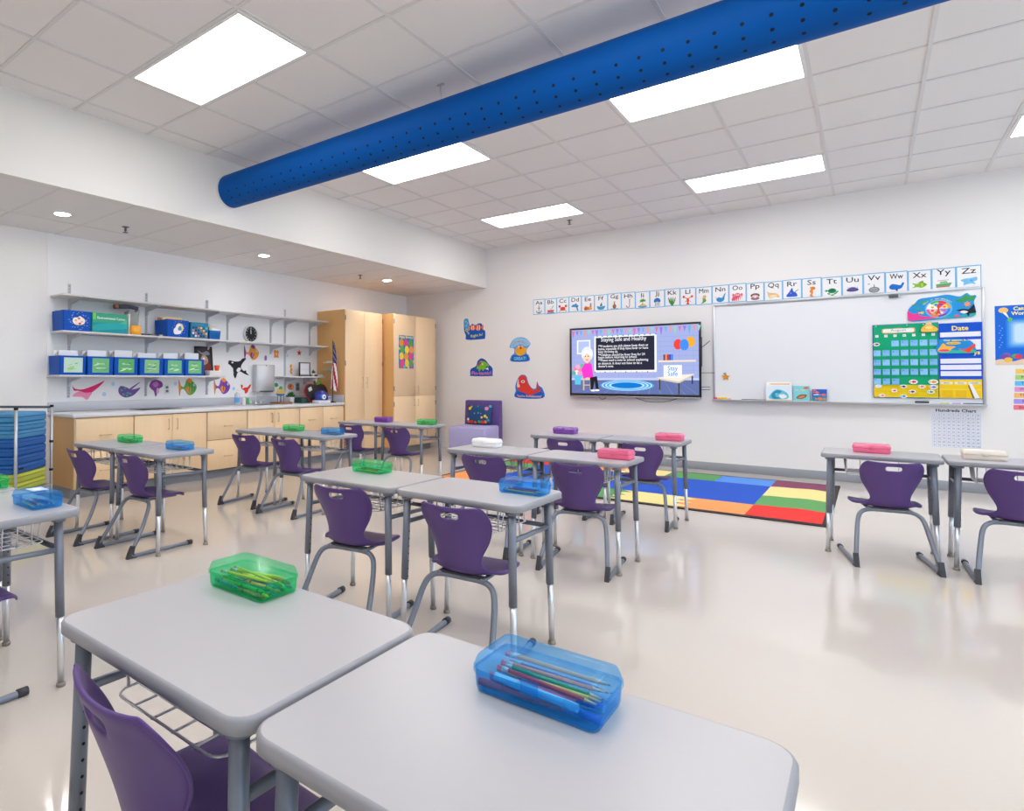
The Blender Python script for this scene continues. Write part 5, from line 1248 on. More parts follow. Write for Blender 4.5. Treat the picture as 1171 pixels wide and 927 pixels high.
# middle shelf
def bigbin(y, w, h, label, art, mat=BLUEBIN):
    t = put('picture_bin', label, 'bin', XS, y, 1.6355, 'blue picture bins on the middle shelf')
    m = MB(); bin_mesh(m, w, .27, h, mat, .01); m.build('bin_shell', t)
    m = MB(); m.M = Matrix(((0, 0, 1, .1314), (1, 0, 0, .01), (0, 1, 0, h * .52), (0, 0, 0, 1))) @ Matrix.Rotation(R(2.9), 4, 'X'); m.z = 0; art(m); m.build('label_print', t)
def st1(m):
    for k in range(26):
        a = k * 2.4; rr = .07 + .012 * (k % 3); x, y = rr * math.cos(a) * 1.05, rr * math.sin(a) * .95; m.flat([(x - .008, y - .002), (x + .008, y), (x + .007, y + .004)], P((214, 226, 244)))
    m.flat([(x * .062, y * .05) for x, y in spline([(-1, -.2), (-.8, .5), (-.2, .6), (.1, .9), (.6, .6), (1, .1), (.8, -.6), (.1, -.9), (-.6, -.8)], 5)], P((246, 240, 236)))
    for (x, y, c) in ((-.03, .0, (246, 190, 140)), (.03, -.01, (244, 200, 150)), (0, .02, (240, 120, 80)), (.01, -.03, (226, 80, 60)), (-.02, -.03, (250, 226, 200))): m.flat(ell(x, y, .015, .012, 10), P(c))
def st2(m):
    for k in range(22):
        a = k * 2.4; rr = .065 + .01 * (k % 3); x, y = rr * math.cos(a), rr * math.sin(a); m.flat(ell(x, y, .003, .003, 6), P((220, 232, 246)))
    m.flat(ell(.005, .005, .052, .052, 24), P((238, 226, 160))); m.flat(ell(-.008, .012, .034, .034, 20), P((250, 246, 230)))
    m.flat([(x * .05 - .025, y * .045 - .03) for x, y in spline([(-.7, -.8), (-.9, .2), (-.3, .9), (.1, .2), (.9, .1), (1, -.6), (.2, -.9)], 5)], P((240, 244, 250))); m.flat([(x * .025 + .01, y * .03 - .0) for x, y in spline([(-.7, -.8), (-.9, .2), (.3, .9), (.9, -.6)], 5)], P((90, 140, 200)))
bigbin(2.747, .285, .2, 'blue bin with a white and orange animal print at the shelf end', st1)
papers(7, XS - .1, 2.747, 1.642, .235, .205, 'blue bin at the cushion end of the middle shelf', [(190, 110, 80), (240, 238, 236), (226, 140, 70), (240, 220, 120), (216, 214, 214)])
t = put('science_box', 'large green and teal flat box next to the first blue bin', 'box', XS + .02, 3.082, 1.6355)
m = MB(); m.box(-.1, -.187, 0, .11, .187, .2, pm((42, 160, 126), .4), .004, 1); m.M = Matrix(((0, 0, 1, .1101), (1, 0, 0, 0), (0, 1, 0, .1), (0, 0, 0, 1))); m.z = 0
m.flat([(-.183, -.096), (.183, -.096), (.183, -.0), (-.183, -.0)], P((26, 150, 160))); m.flat([(x * .18, y * .09) for x, y in spline([(-.9, -.3), (-.2, .0), (.9, .1), (1.0, -.5), (.2, -.7), (-.9, -.9)], 4)], P((40, 170, 176)))
m.flat([(-.183, .03), (-.15, .03), (-.15, .096), (-.183, .096)], P((110, 200, 90))); m.flat([(.1, .0), (.183, .0), (.183, .05)], P((80, 190, 150)))
m.text('Environmental Center', .015, .05, .034, P((214, 240, 226)), .30, bold=.001); m.build('box_body', t)
m = MB(); m.prism(spline([(-.035, 0), (-.04, .12), (-.06, .24), (-.02, .27), (.02, .25), (.06, .27), (.05, .12), (.045, 0)], 4), -.05, .05, pm((150, 156, 152), .7, vary=.15, scale=14), mat=Matrix(((0, 0, 1, 0), (1, 0, 0, 0), (0, 1, 0, 0), (0, 0, 0, 1)))); tag(m.build('grey_bag', loc=(XS, 3.39, 1.6355)), 'crumpled grey bag standing behind the small orange box', 'bag')
m = MB(); m.box(-.004, -.01, 0, .1, .01, .22, pm((226, 226, 228), .5), .002, 1); tag(m.build('white_file', loc=(XS, 3.31, 1.6355)), 'white magazine file edge beside the green box', 'file')
m = MB(); m.tube([(0, -.13, 0), (0, .03, .012), (0, .12, .0)], .022, pm((90, 92, 110), .6), 10); m.tube([(0, -.15, -.002), (0, -.11, .003)], .026, pm((170, 110, 80), .6), 10); tag(m.build('rolled_mat', loc=(XS - .02, 3.35, 1.6355 + .2 + .1)), 'dark rolled cloth lying on the grey bag and green box', 'rolled cloth')
t = put('orange_box', 'small bright orange card box in front of the grey bag', 'box', XS + .115, 3.372, 1.6355)
m = MB(); m.box(-.03, -.054, 0, .02, .054, .095, pm((250, 166, 20), .5), .002, 1); m.M = Matrix(((0, 0, 1, .0201), (1, 0, 0, 0), (0, 1, 0, .045), (0, 0, 0, 1))); m.z = 0
for q in (.012, .0, -.012): m.flat([(-.03, q), (.03, q), (.03, q + .005), (-.03, q + .005)], P((252, 206, 120)))
m.build('box_body', t)
for k, (y, ln, c, lb) in enumerate(((3.50, .1, (50, 48, 56), 'dark marker lying on the middle shelf beside the orange box'), (3.60, .12, (90, 84, 96), 'grey marker lying on the middle shelf between the two bin groups'), (3.69, .05, (200, 196, 190), 'pale marker stub lying on the middle shelf before the moon bin'))):
    m = MB(); m.tube([(0, -ln / 2, .009), (0, ln / 2, .009)], .0085, pm(c, .4), 10); m.tube([(0, ln / 4, .009), (0, ln / 2, .009)], .0095, pm((40, 40, 44), .4), 10); tag(m.build('shelf_marker', loc=(XS + .1, y, 1.6355)), lb, 'marker')
bigbin(3.885, .285, .195, 'blue bin with a pale moon print on the middle shelf', st2)
papers(7, XS - .1, 3.885, 1.642, .24, .225, 'blue moon bin of the middle shelf', [(226, 140, 70), (90, 150, 90), (190, 110, 80), (240, 220, 120), (246, 232, 170), (250, 214, 60)])
t = put('mesh_basket', 'teal lattice basket with coloured blocks next to the moon bin', 'basket', XS + .01, 4.175, 1.6355)
teal = pm((20, 126, 164), .45)
m = MB(); bin_mesh(m, .25, .25, .185, teal, .012); m.build('basket_shell', t)
m = MB(); m.M = Matrix(((0, 0, 1, .1205), (1, 0, 0, 0), (0, 1, 0, .088), (0, 0, 0, 1))) @ Matrix.Rotation(R(3.7), 4, 'X'); m.z = .0005
for r_ in range(4):
    for q in range(6):
        c = ((30, 60, 120), (226, 110, 80), (40, 100, 160), (90, 60, 110), (230, 130, 140), (24, 80, 130), (240, 220, 120), (90, 200, 190), (236, 240, 244))[(q * 5 + r_ * 4) % 9]
        m.flat(rrect(-.09 + q * .036 - .013, .035 - r_ * .032 - .011, -.09 + q * .036 + .013, .035 - r_ * .032 + .011, .004, 2), P(c))
m.flat([(-.07, .07), (.05, .07), (.05, .074), (-.07, .074)], P((90, 190, 214))); m.build('lattice_windows', t)
papers(3, XS - .06, 4.175, 1.642, .2, .2, 'teal lattice basket', [(246, 232, 170), (200, 214, 120), (240, 238, 236)])
t = put('small_basket', 'small bright blue basket with papers beside the teal basket', 'basket', XS + .05, 4.395, 1.6355)
m = MB(); bin_mesh(m, .165, .17, .105, pm((18, 110, 190), .4), .01); m.build('basket_shell', t)
m = MB(); m.M = Matrix(((0, 0, 1, .0835), (1, 0, 0, 0), (0, 1, 0, .05), (0, 0, 0, 1))); m.z = 0
for q in range(9): m.flat([(-.06 + q * .015 - .003, -.035), (-.06 + q * .015 + .003, -.035), (-.06 + q * .015 + .003, .03), (-.06 + q * .015 - .003, .03)], P((14, 84, 150)))
m.build('basket_slots', t)
for k, (dy, h_, c, lb) in enumerate(((-.02, .15, (120, 112, 104), 'dark crumpled paper in the small blue basket'), (.02, .175, (206, 200, 190), 'tall pale paper in the small blue basket'), (.03, .13, (240, 240, 240), 'white card in front in the small blue basket'))):
    m = MB(); m.box(-.004, -.055, 0, .004, .055, h_, P(c), .001, 1); tag(m.build('loose_paper', loc=(XS + .02 + .025 * k, 4.395 + dy, 1.642), rot=(R(4 - 6 * k), 0, 0)), lb, 'paper')
# clock
t = thing('wall_clock', 'round wall clock with black dial and white rim on the middle shelf', 'clock', (X0 + .0, 5.155, 1.756), rot=LEFT)
m = MB(); m.M = None
m.lathe([(.112, 0), (.114, .02), (.112, .04), (.104, .044), (.1, .04), (.1, .03)], pm((226, 228, 230), .3), 36); m.build('clock_case', t)
m = MB(); m.z = .0305; m.flat(ell(0, 0, .1, .1, 36), P((34, 34, 38)))
for k in range(12):
    a = PI / 2 - 2 * PI * (k + 1) / 12; m.text(str(k + 1), .078 * math.cos(a), .078 * math.sin(a), .026, P((240, 240, 240)))
m.build('dial', t)
for nm, a, ln, w_ in (('hour_hand', R(98), .052, .005), ('minute_hand', R(92), .075, .0035)):
    m = MB(); m.z = .033; c, s_ = math.cos(a), math.sin(a); m.prism([(-s_ * w_, c * w_), (s_ * w_, -c * w_), (c * ln + s_ * w_ * .5, s_ * ln - c * w_ * .5), (c * ln - s_ * w_ * .5, s_ * ln + c * w_ * .5)], .033 + (.001 if nm[0] == 'm' else 0), .0342 + (.001 if nm[0] == 'm' else 0), P((240, 240, 240))); m.build(nm, t)
# short shelf
t = put('letter_board', 'small black-framed white letter board on the short shelf', 'letter board', X0 + .15, 6.033, 1.1955)
m = MB()
for (a, b, c2, d) in ((-.105, 0, -.092, .2), (.092, 0, .105, .2), (-.092, 0, .092, .014), (-.092, .186, .092, .2)): m.box(-.012, a, b, .012, c2, d, pm((40, 38, 40), .4), .002, 1)
m.build('frame', t)
m = MB(); m.box(-.004, -.093, .012, .004, .093, .188, pm((232, 230, 236), .4)); m.box(.004, -.093, .098, .0055, .093, .102, P((190, 186, 196)))
for q in range(10): m.box(.004, -.09 + q * .018, .016, .007, -.082 + q * .018, .03, P((60, 56, 62)))
m.build('board', t)
def leaves(m, n, r, h, col, seed, base=(0, 0, 0), lw=.014):
    random.seed(seed); mm = pm(col, .6, vary=.15, scale=60)
    for k in range(n):
        a = random.uniform(0, 2 * PI); e = random.uniform(.3, 1.2); L_ = r * random.uniform(.6, 1.1)
        b = Vector(base); tip = b + Vector((math.cos(a) * L_ * math.cos(e), math.sin(a) * L_ * math.cos(e), h * math.sin(e) * random.uniform(.6, 1.1)))
        mid = b.lerp(tip, .55) + Vector((0, 0, h * .12)); sd_ = Vector((-math.sin(a), math.cos(a), 0)) * lw
        m.face([m.v(b), m.v(mid + sd_), m.v(tip), m.v(mid - sd_)], mm)
t = put('potted_plant', 'tiny green plant on the short shelf next to the letter board', 'plant', X0 + .2, 6.16, 1.1955)
m = MB(); m.lathe([(.02, 0), (.028, .045), (.026, .045), (.02, .036)], pm((214, 206, 196), .5), 14); m.build('pot', t); m = MB(); leaves(m, 26, .045, .06, (70, 120, 60), 4, (0, 0, .038)); m.build('foliage', t)
for k, (z, c, lb) in enumerate(((0, (48, 52, 66), 'dark book lying lowest on the short shelf'), (.012, (70, 96, 130), 'blue-grey book lying on top on the short shelf'))):
    m = MB(); m.box(-.08, -.06 + .01 * k, 0, .08, .06, .0115, pm(c, .5), .002, 1); m.box(-.078, -.058 + .01 * k, .002, .0805, .058, .0095, P((226, 224, 220))); tag(m.build('flat_book', loc=(X0 + .2, 6.235 - .015, 1.1955 + z + .0002 * k)), lb, 'book')
# small letter tray shelf by the wardrobe side
for k, (z, c, lb) in enumerate(((1.39, (236, 234, 228), 'small white wire rack tier hooked on the wardrobe side, upper'), (1.28, (150, 196, 190), 'small teal rack tier hooked on the wardrobe side, lower'))):
    m = MB(); m.box(-.07, -.075, 0, .07, 0, .012, pm(c, .5), .003, 1); m.box(-.07, -.006, .012, .07, 0, .03, pm(c, .5), .002, 1); tag(m.build('hanging_tray', loc=(-6.1, 6.439, z)), lb, 'tray')

# ------------------------------------------------------------------ sea-animal stickers on the shelf wall
def sticker(name, y, z, label, art, cat='sticker'):
    m = MB(); m.z = 0; art(m); return tag(m.build(name, loc=(X0 + .0003, y, z), rot=LEFT), label, cat, 'sea animal cutouts on the shelf wall')
def blob2(m, pts, sx, sy, c, ox_=0, oy_=0, back=True):
    q = [(ox_ + x * sx, oy_ + y * sy) for x, y in spline(pts, 5)]
    if back and m.z == 0: m.prism([(ox_ + (x - ox_) * 1.08, oy_ + (y - oy_) * 1.08) for x, y in q], 0, .0012, WHITE); m.z = .0012
    m.flat(q, P(c))
def s_sword(m):
    blob2(m, [(-1, .55), (-.85, .2), (-.4, .1), (.1, .35), (.6, .7), (1, 1), (.75, .5), (.4, .0), (.1, -.3), (-.3, -.3), (-.6, -.05), (-.9, .0)], .17, .1, (232, 40, 110))
    blob2(m, [(-.6, -.1), (-.2, -.25), (.2, -.25), (.1, -.6), (-.1, -1), (-.4, -.7), (-1, -.6)], .17, .1, (246, 150, 186))
sticker('swordfish_cutout', 3.0, 1.035, 'pink swordfish cutout under the blue bins', s_sword)
def s_nar(m):
    blob2(m, [(-1, .1), (-.8, .55), (-.3, .4), (.1, .1), (.5, .15), (1, .3), (.6, -.4), (.2, -.8), (-.4, -.95), (-.9, -.5)], .13, .085, (116, 84, 160)); blob2(m, [(.0, .2), (1, 1.1), (.15, .05)], .13, .085, (130, 90, 170))
    for (x, y) in ((-.09, .0), (-.05, .02), (-.02, -.03), (-.07, -.045), (.01, -.04), (-.03, -.06)): m.flat(ell(x, y, .014, .011, 8), P((70, 180, 140)))
sticker('narwhal_cutout', 3.46, 1.03, 'purple and green spotted narwhal cutout under the blue bins', s_nar)
def s_jel(m):
    blob2(m, [(-1, .3), (-.6, .9), (.2, 1), (.9, .7), (1, .2), (.3, -.2), (.1, -.9), (-.1, -1), (-.3, -.4), (-.7, -.1)], .085, .095, (142, 70, 150)); blob2(m, [(-.5, .5), (.1, .8), (.4, .4), (-.1, .1)], .085, .095, (190, 120, 190)); blob2(m, [(.15, .0), (.5, -.2), (.4, -.6), (.1, -.7)], .085, .095, (226, 180, 220))
sticker('dolphin_cutout', 3.785, 1.05, 'purple dolphin cutout beside the wall outlet', s_jel)
def tropical(c1, c2, c3):
    def f_(m):
        blob2(m, [(-1, .9), (-.75, .2), (-.4, .1), (-.1, .9), (.4, .8), (1, .1), (.7, -.7), (.1, -.9), (-.4, -.25), (-.75, -.3), (-.9, -1)], .125, .105, c1)
        blob2(m, [(-1, .9), (-.8, .3), (-.78, -.3), (-.9, -1), (-1.0, -.2)], .125, .105, c3)
        blob2(m, [(-.1, .85), (.2, 1.05), (.5, .75), (.2, .5)], .125, .105, c3); blob2(m, [(-.2, -.2), (.1, .1), (.4, -.2), (.1, -.75)], .125, .105, c3)
        for q in (.1, .4, .65): blob2(m, [(q, .6), (q + .15, .2), (q + .1, -.5), (q + .02, -.4), (q + .05, .2)], .125, .105, c2)
        m.flat(ell(.09, .03, .014, .016, 10), WHITE); m.flat(ell(.092, .03, .007, .008, 8), BLACK)
    return f_
sticker('green_fish_cutout', 4.21, 1.055, 'green and orange tropical fish cutout below the framed picture', tropical((110, 176, 70), (40, 150, 100), (240, 140, 50)))
sticker('purple_fish_cutout', 4.715, 1.06, 'purple striped fish cutout with orange fins', tropical((140, 80, 180), (90, 50, 150), (240, 150, 60)))
sticker('orange_fish_cutout', 5.19, 1.508, 'orange fish cutout with purple stripes below the clock', tropical((240, 160, 50), (250, 190, 60), (130, 60, 150)))
def s_crab(m):
    blob2(m, [(-1, .95), (-.6, .7), (-.75, .1), (-.3, .3), (.3, .4), (.6, .8), (1, 1), (.8, .3), (.5, -.2), (.3, -.8), (-.2, -1), (-.3, -.4), (-.9, .1)], .085, .06, (226, 60, 40))
sticker('crab_cutout', 5.1, 1.025, 'red crab cutout above the soap bottle', s_crab)
def s_orca(m):
    blob2(m, [(-1, .5), (-.9, .85), (-.4, .75), (.1, .8), (.4, 1.1), (.75, 1.1), (.35, .5), (.25, .1), (.5, -.25), (.75, -.2), (.8, -.45), (1.05, -.75), (.6, -.6), (.2, -.35), (-.1, -.5), (-.3, -1.1), (-.5, -.7), (-.55, .0), (-.8, .2)], .165, .12, (34, 36, 42))
    blob2(m, [(-.98, .4), (-.75, .25), (-.58, -.1), (-.5, -.55), (-.8, -.3)], .165, .12, (244, 244, 246)); m.flat(ell(-.1, .075, .016, .01, 10), P((244, 244, 246))); blob2(m, [(-.2, -.2), (0, .1), (.25, .0), (.1, -.3), (-.1, -.4)], .165, .12, (238, 238, 242))
sticker('orca_cutout', 4.975, 1.295, 'black and white orca cutout beside the towel dispenser', s_orca)
def s_star(m): blob2(m, star(0, 0, 1, .5), .05, .045, (226, 70, 40))
sticker('red_star_cutout', 6.07, 1.535, 'red starfish cutout above the letter board', s_star)
def s_oc(m):
    blob2(m, [(-1, .6), (-.5, 1), (0, .7), (.5, 1), (1, .5), (.8, -.3), (.9, -.9), (0, -.9), (-.9, -.9), (-.8, -.2)], .046, .055, (242, 150, 60)); blob2(m, [(-.3, .1), (0, .3), (.4, .0), (.1, -.4)], .046, .055, (250, 220, 180))
sticker('orange_shell_cutout', 5.63, 1.507, 'orange shell cutout between the shelf uprights', s_oc)
def s_ps(m): blob2(m, [(-.7, .2), (0, 1), (.7, .4), (.6, -.8), (-.5, -1)], .03, .036, (150, 110, 190))
sticker('purple_shell_cutout', 5.436, 1.447, 'small purple shell cutout right of the striped orange fish', s_ps)
def s_sh(m): blob2(m, [(-.2, 1), (.6, .7), (.2, .3), (.7, -.1), (.3, -.5), (.8, -1), (-.4, -.9), (-.6, -.3), (-.3, .1), (-.8, .5)], .036, .07, (246, 160, 50)); 
sticker('seahorse_cutout', 6.0 - .09, 1.30, 'orange seahorse cutout beside the letter board', s_sh)
def s_f4(m): blob2(m, [(-1, .2), (-.5, .9), (.4, .8), (1, -.1), (.5, -.9), (-.6, -.8)], .062, .046, (240, 150, 90)); blob2(m, [(-.5, .2), (0, .6), (.3, .1), (-.1, -.3)], .062, .046, (220, 90, 50)); blob2(m, [(.2, -.2), (.6, .1), (.7, -.4)], .062, .046, (250, 220, 190))
sticker('clam_cutout', 5.905, 1.045, 'peach and orange clam cutout next to the counter outlet', s_f4)
def s_gt(m): blob2(m, [(-1, .3), (-.3, 1), (.6, .7), (1, -.3), (.3, -.6), (-.2, -.9), (-.6, -.4)], .04, .034, (70, 170, 90))
sticker('green_turtle_cutout', 5.63, 1.07, 'small green turtle cutout above the plant stand', s_gt)
for k, (y, z, c) in enumerate(((2.71, 1.056, (240, 242, 246)), (3.17, .99, (190, 214, 236)), (3.27, 1.1, (196, 222, 240)), (4.90, 1.03, (170, 214, 236)), (4.04, 1.1, (200, 224, 240)), (5.84, 1.49, (190, 224, 240)))):
    m = MB(); m.prism(ell(0, 0, .022, .024, 10), 0, .001, P(c)); tag(m.build('bubble_cutout', loc=(X0 + .0003, y, z), rot=LEFT), '%s bubble cutout %s' % (('white', 'pale blue', 'light blue', 'sky blue', 'icy blue', 'small pale blue')[k], ('at the cushion end of the wall', 'below the pink swordfish tail', 'between the swordfish and the narwhal', 'between the purple fish and the red crab', 'above the green fish, near the outlet', 'under the orange shell cutout')[k]), 'sticker', 'sea animal cutouts on the shelf wall')
def outlet(y, z, label, dark):
    t = thing('wall_outlet', label, 'outlet', (X0, y, z), rot=LEFT)
    m = MB(); m.box(-.036, -.057, 0, .036, .057, .006, pm((150, 148, 152) if dark else (232, 232, 234), .4), .002, 1); m.build('cover_plate', t)
    for q in (-.022, .022): m = MB(); m.box(-.017, q - .015, .006, .017, q + .015, .0075, pm((70, 70, 76) if dark else (120, 120, 126), .5), .001, 1); m.build('receptacle', t)
outlet(3.927, 1.035, 'white wall outlet between the dolphin and the green fish', False)
outlet(6.037, 1.045, 'grey wall outlet above the dark green box', True)
t = thing('towel_dispenser', 'brushed steel paper towel dispenser on the wall above the sink', 'dispenser', (X0, 5.36, .985))
m = MB(); m.box(.002, -.16, 0, .1, .16, .365, pm((206, 208, 212), .4, .35), .012, 2); m.build('case', t)
m = MB(); m.box(.1, -.135, .02, .104, .135, .35, pm((218, 219, 223), .38, .3), .002, 1); m.build('door', t)
m = MB(); m.box(.06, -.12, -.004, .108, .12, .012, pm((90, 92, 98), .4), .003, 1); m.build('paper_slot', t)
m = MB(); m.tube([(.1, 0, .352), (.106, 0, .352)], .008, STEEL_DK, 10); m.build('lock', t)

# ------------------------------------------------------------------ things on the worktop
ZW = .8205
t = put('sink', 'small steel sink set in the worktop below the towel dispenser', 'sink', -6.08, 5.17, ZW)
m = MB(); fl = rrect(-.2, -.21, .2, .21, .05, 4); il = rrect(-.16, -.17, .14, .17, .05, 4)
a = [m.v((x, y, .001)) for x, y in fl]; b = [m.v((x, y, .004)) for x, y in fl]; c_ = [m.v((x, y, .004)) for x, y in il]; d = [m.v((x * .9, y * .9, .0008)) for x, y in il]
for p_, q_ in ((a, b), (b, c_), (c_, d)):
    for k in range(len(p_)): m.face([p_[k], p_[(k + 1) % len(p_)], q_[(k + 1) % len(q_)], q_[k]], CHROME, True)
m.face(d, pm((120, 122, 126), .35, .8)); m.build('basin', t)
m = MB(); m.lathe([(.03, 0), (.03, .012), (.014, .02), (.012, .06)], CHROME, 16, (-.175, 0, .004)); m.tube(spline([(-.175, 0, .05), (-.17, 0, .14), (-.13, 0, .17), (-.08, 0, .15), (-.075, 0, .125)], 5, False), .009, CHROME, 10); m.build('faucet', t)
for q in (-.08, .08): m = MB(); m.lathe([(.018, 0), (.016, .03), (.01, .04)], CHROME, 12, (-.175, q, .004)); m.tube([(-.175, q, .042), (-.14, q * 1.5, .055)], .006, CHROME, 8); m.build('tap_handle', t)
def bottle(y, x, h, r, c, lab, label, name='soap_bottle'):
    t = put(name, label, 'bottle', x, y, ZW)
    m = MB(); m.lathe([(r * .9, 0), (r, .005), (r, h * .68), (r * .8, h * .76), (r * .35, h * .8), (r * .35, h * .84)], clear_plastic(c, .55, name='soap_plastic') if lab else pm(c, .35), 18); b_ = m.build('body', t)
    m = MB(); m.lathe([(r * .4, h * .83), (r * .42, h * .88), (r * .15, h * .89), (r * .15, h * .97), (r * .3, h * .975), (r * .3, h)], pm((236, 236, 238), .4), 14); m.tube([(0, 0, h * .985), (r * 1.2, 0, h * .97)], r * .14, pm((236, 236, 238), .4), 8); m.build('pump', t)
    if lab: m = MB(); m.tube([(0, 0, h * .2), (0, 0, h * .5)], r * 1.012, P(lab), 18, caps=False); m.build('label', t)
bottle(4.80, -6.17, .2, .036, (232, 236, 242), (110, 160, 226), 'clear pump bottle with a blue label on the worktop by the sink')
bottle(4.90, -6.16, .115, .026, (236, 222, 226), None, 'small pale pump bottle between the blue-label bottle and the sink')
bottle(5.09, -6.318, .11, .02, (90, 190, 120), None, 'small green bottle at the edge of the sink')
m = MB(); m.box(-.14, -.24, 0, .14, .24, .005, pm((70, 56, 56), .4), .002, 1); tag(m.build('dark_mat', loc=(-6.1, 3.63, ZW)), 'thin dark tray lying flat on the worktop under the bins', 'tray')
m = MB(); m.box(-.1, -.115, 0, .1, .115, .025, wood((150, 104, 74), 'walnut', along='Y'), .004, 1); tag(m.build('wooden_stand', loc=(-6.12, 5.475 + .03, ZW)), 'brown wooden board on the worktop under the little plant stand', 'board')
t = put('dish_stand', 'small blue dish on thin legs standing on the brown board', 'stand', -6.12, 5.49, ZW + .025)
m = MB(); m.lathe([(.045, .085), (.068, .11), (.066, .112), (.044, .09)], pm((30, 120, 190), .35), 20); m.build('dish', t)
for q in range(4): m = MB(); a = PI / 4 + q * PI / 2; m.tube([(.04 * math.cos(a), .04 * math.sin(a), .088), (.045 * math.cos(a), .045 * math.sin(a), 0)], .003, BLACK, 6); m.build('leg', t)
m = MB(); m.prism(spline([(-.06, 0), (-.04, .06), (0, .045), (.03, .08), (.07, .03), (.06, -.01)], 4), -.004, .004, P((226, 180, 90)), mat=Matrix(((0, 0, 1, 0), (1, 0, 0, 0), (0, 1, 0, 0), (0, 0, 0, 1)))); m.prism(spline([(-.02, .06), (.0, .1), (.04, .09), (.03, .06)], 4), -.0045, .0045, P((80, 170, 90)), mat=Matrix(((0, 0, 1, 0), (1, 0, 0, 0), (0, 1, 0, 0), (0, 0, 0, 1))))
tag(m.build('sponge_toy', loc=(-6.13, 5.49, ZW + .025 + .1125)), 'yellow and green paper fish standing in the blue dish', 'toy')
t = put('potted_plant', 'green plant in a white pot beside the brown board', 'plant', -6.1, 5.66, ZW)
m = MB(); m.lathe([(.032, 0), (.045, .085), (.047, .09), (.042, .09), (.03, .07)], pm((240, 240, 240), .4), 20); m.build('pot', t); m = MB(); leaves(m, 70, .1, .1, (60, 120, 60), 9, (0, 0, .075), .013); m.build('foliage', t)
t = put('green_box', 'dark green box with a teal edge in front of the apple board', 'box', -6.15, 5.93, ZW)
m = MB(); m.box(-.07, -.085, 0, .07, .085, .075, pm((34, 84, 74), .5), .006, 2); m.build('box_body', t); m = MB(); m.box(.04, .085, .01, .074, .098, .095, pm((90, 186, 160), .5), .004, 1); m.box(-.09, -.1, 0, .09, .1, .004, pm((40, 40, 42), .5)); m.build('teal_edge', t)
t = thing('apple_board', 'big black apple-shaped chalkboard with red edge leaning by the flag', 'chalkboard', (-6.05, 6.13, ZW + .008), rot=(0, R(-10), 0))
AM = Matrix(((0, 0, 1, 0), (1, 0, 0, 0), (0, 1, 0, 0), (0, 0, 0, 1)))
ap = spline([(-.12, .0), (-.21, .08), (-.235, .17), (-.18, .25), (-.08, .265), (0, .245), (.08, .265), (.18, .245), (.23, .16), (.2, .07), (.12, .0), (0, .015)], 5)
m = MB(); m.prism(ap, -.008, 0, P((196, 40, 60)), mat=AM); m.build('red_backing', t)
m = MB(); m.prism([(x * .94, .012 + y * .93) for x, y in ap], .0005, .006, pm((44, 40, 42), .7), mat=AM); m.build('slate', t)
m = MB(); m.prism(spline([(-.02, .24), (-.03, .3), (.0, .31), (.015, .24)], 4), -.006, .004, P((90, 60, 50)), mat=AM); m.build('stem', t)
m = MB(); m.prism(spline([(.01, .255), (.05, .31), (.12, .315), (.1, .27), (.05, .25)], 4), -.004, .006, P((110, 160, 60)), mat=AM); m.build('leaf', t)
m = MB(); m.prism([(-.165, .2), (-.1, .225), (-.085, .175), (-.15, .15)], .0062, .008, P((226, 220, 210)), mat=AM); m.build('pinned_note', t)
t = put('helmet', 'blue toy sports helmet with a white facemask on a white box', 'helmet', -5.955, 6.105, ZW + .0405)
hb_ = pm((36, 50, 150), .25, coat=.4)
m = MB(); nn = 14
prof = [(.001, .115), (.04, .108), (.075, .085), (.092, .05), (.095, .015), (.088, 0.0)]
m.lathe([(r_, z_) for r_, z_ in prof[::-1]], hb_, 24); o_ = m.build('shell', t); o_.scale = (.95, 1.32, 1.2)
m = MB(); m.M = Matrix(((0, 0, 1, .0), (1, 0, 0, 0), (0, 1, 0, 0), (0, 0, 0, 1))); m.z = 0
m.prism(ell(-.03, .045, .034, .034, 20), .06, .09, WHITE); m.prism(ell(-.03, .045, .014, .014, 14), .0905, .0925, P((60, 80, 160))); m.prism(ell(-.065, .045, .02, .036, 14), .05, .078, P((20, 110, 220))); m.build('ear_badge', t)
m = MB(); 
for q in (.012, .045): m.tube(spline([(.06, .02, q), (.075, .08, q + .002), (.06, .13, q - .004), (.01, .145, q - .006)], 5, False), .004, WHITE, 8)
m.tube([(.072, .07, .012), (.072, .07, .046)], .004, WHITE, 8); m.build('facemask', t)
m = MB(); m.box(-.07, -.115, 0, .07, .115, .038, pm((238, 238, 242), .5), .003, 1); tag(m.build('white_box', loc=(-5.955, 6.11, ZW + .0005)), 'flat white box under the blue helmet', 'box')
t = put('desk_flag', 'small American flag on a black stand beside the wardrobe', 'flag', -5.9, 6.285, ZW + .0005)
m = MB(); m.lathe([(.05, 0), (.05, .008), (.02, .014), (.006, .02)], BLACK, 20); m.build('stand_base', t)
m = MB(); m.tube([(0, 0, .015), (0, 0, .88)], .005, BLACK, 8); m.tube([(0, 0, .88), (0, 0, .91)], .007, pm((200, 170, 80), .3, .8), 8, r2=.001); m.build('pole', t)
m = MB(); nx, nz = 26, 40
red, wht, nav = pm((180, 28, 44), .8), pm((236, 234, 236), .8), pm((36, 44, 96), .8)
def fp(i, j):
    s_ = i / nx; tq = j / nz; z = .86 - .64 * tq - .10 * s_ * tq
    wd = .014 + .185 * (tq ** .75); y = -.075 * tq + wd * s_; x = .012 + .018 * math.sin(s_ * 9 + tq * 2) * min(1, tq * 2)
    return (x, y, z)
G_ = [[m.v(fp(i, j)) for i in range(nx + 1)] for j in range(nz + 1)]
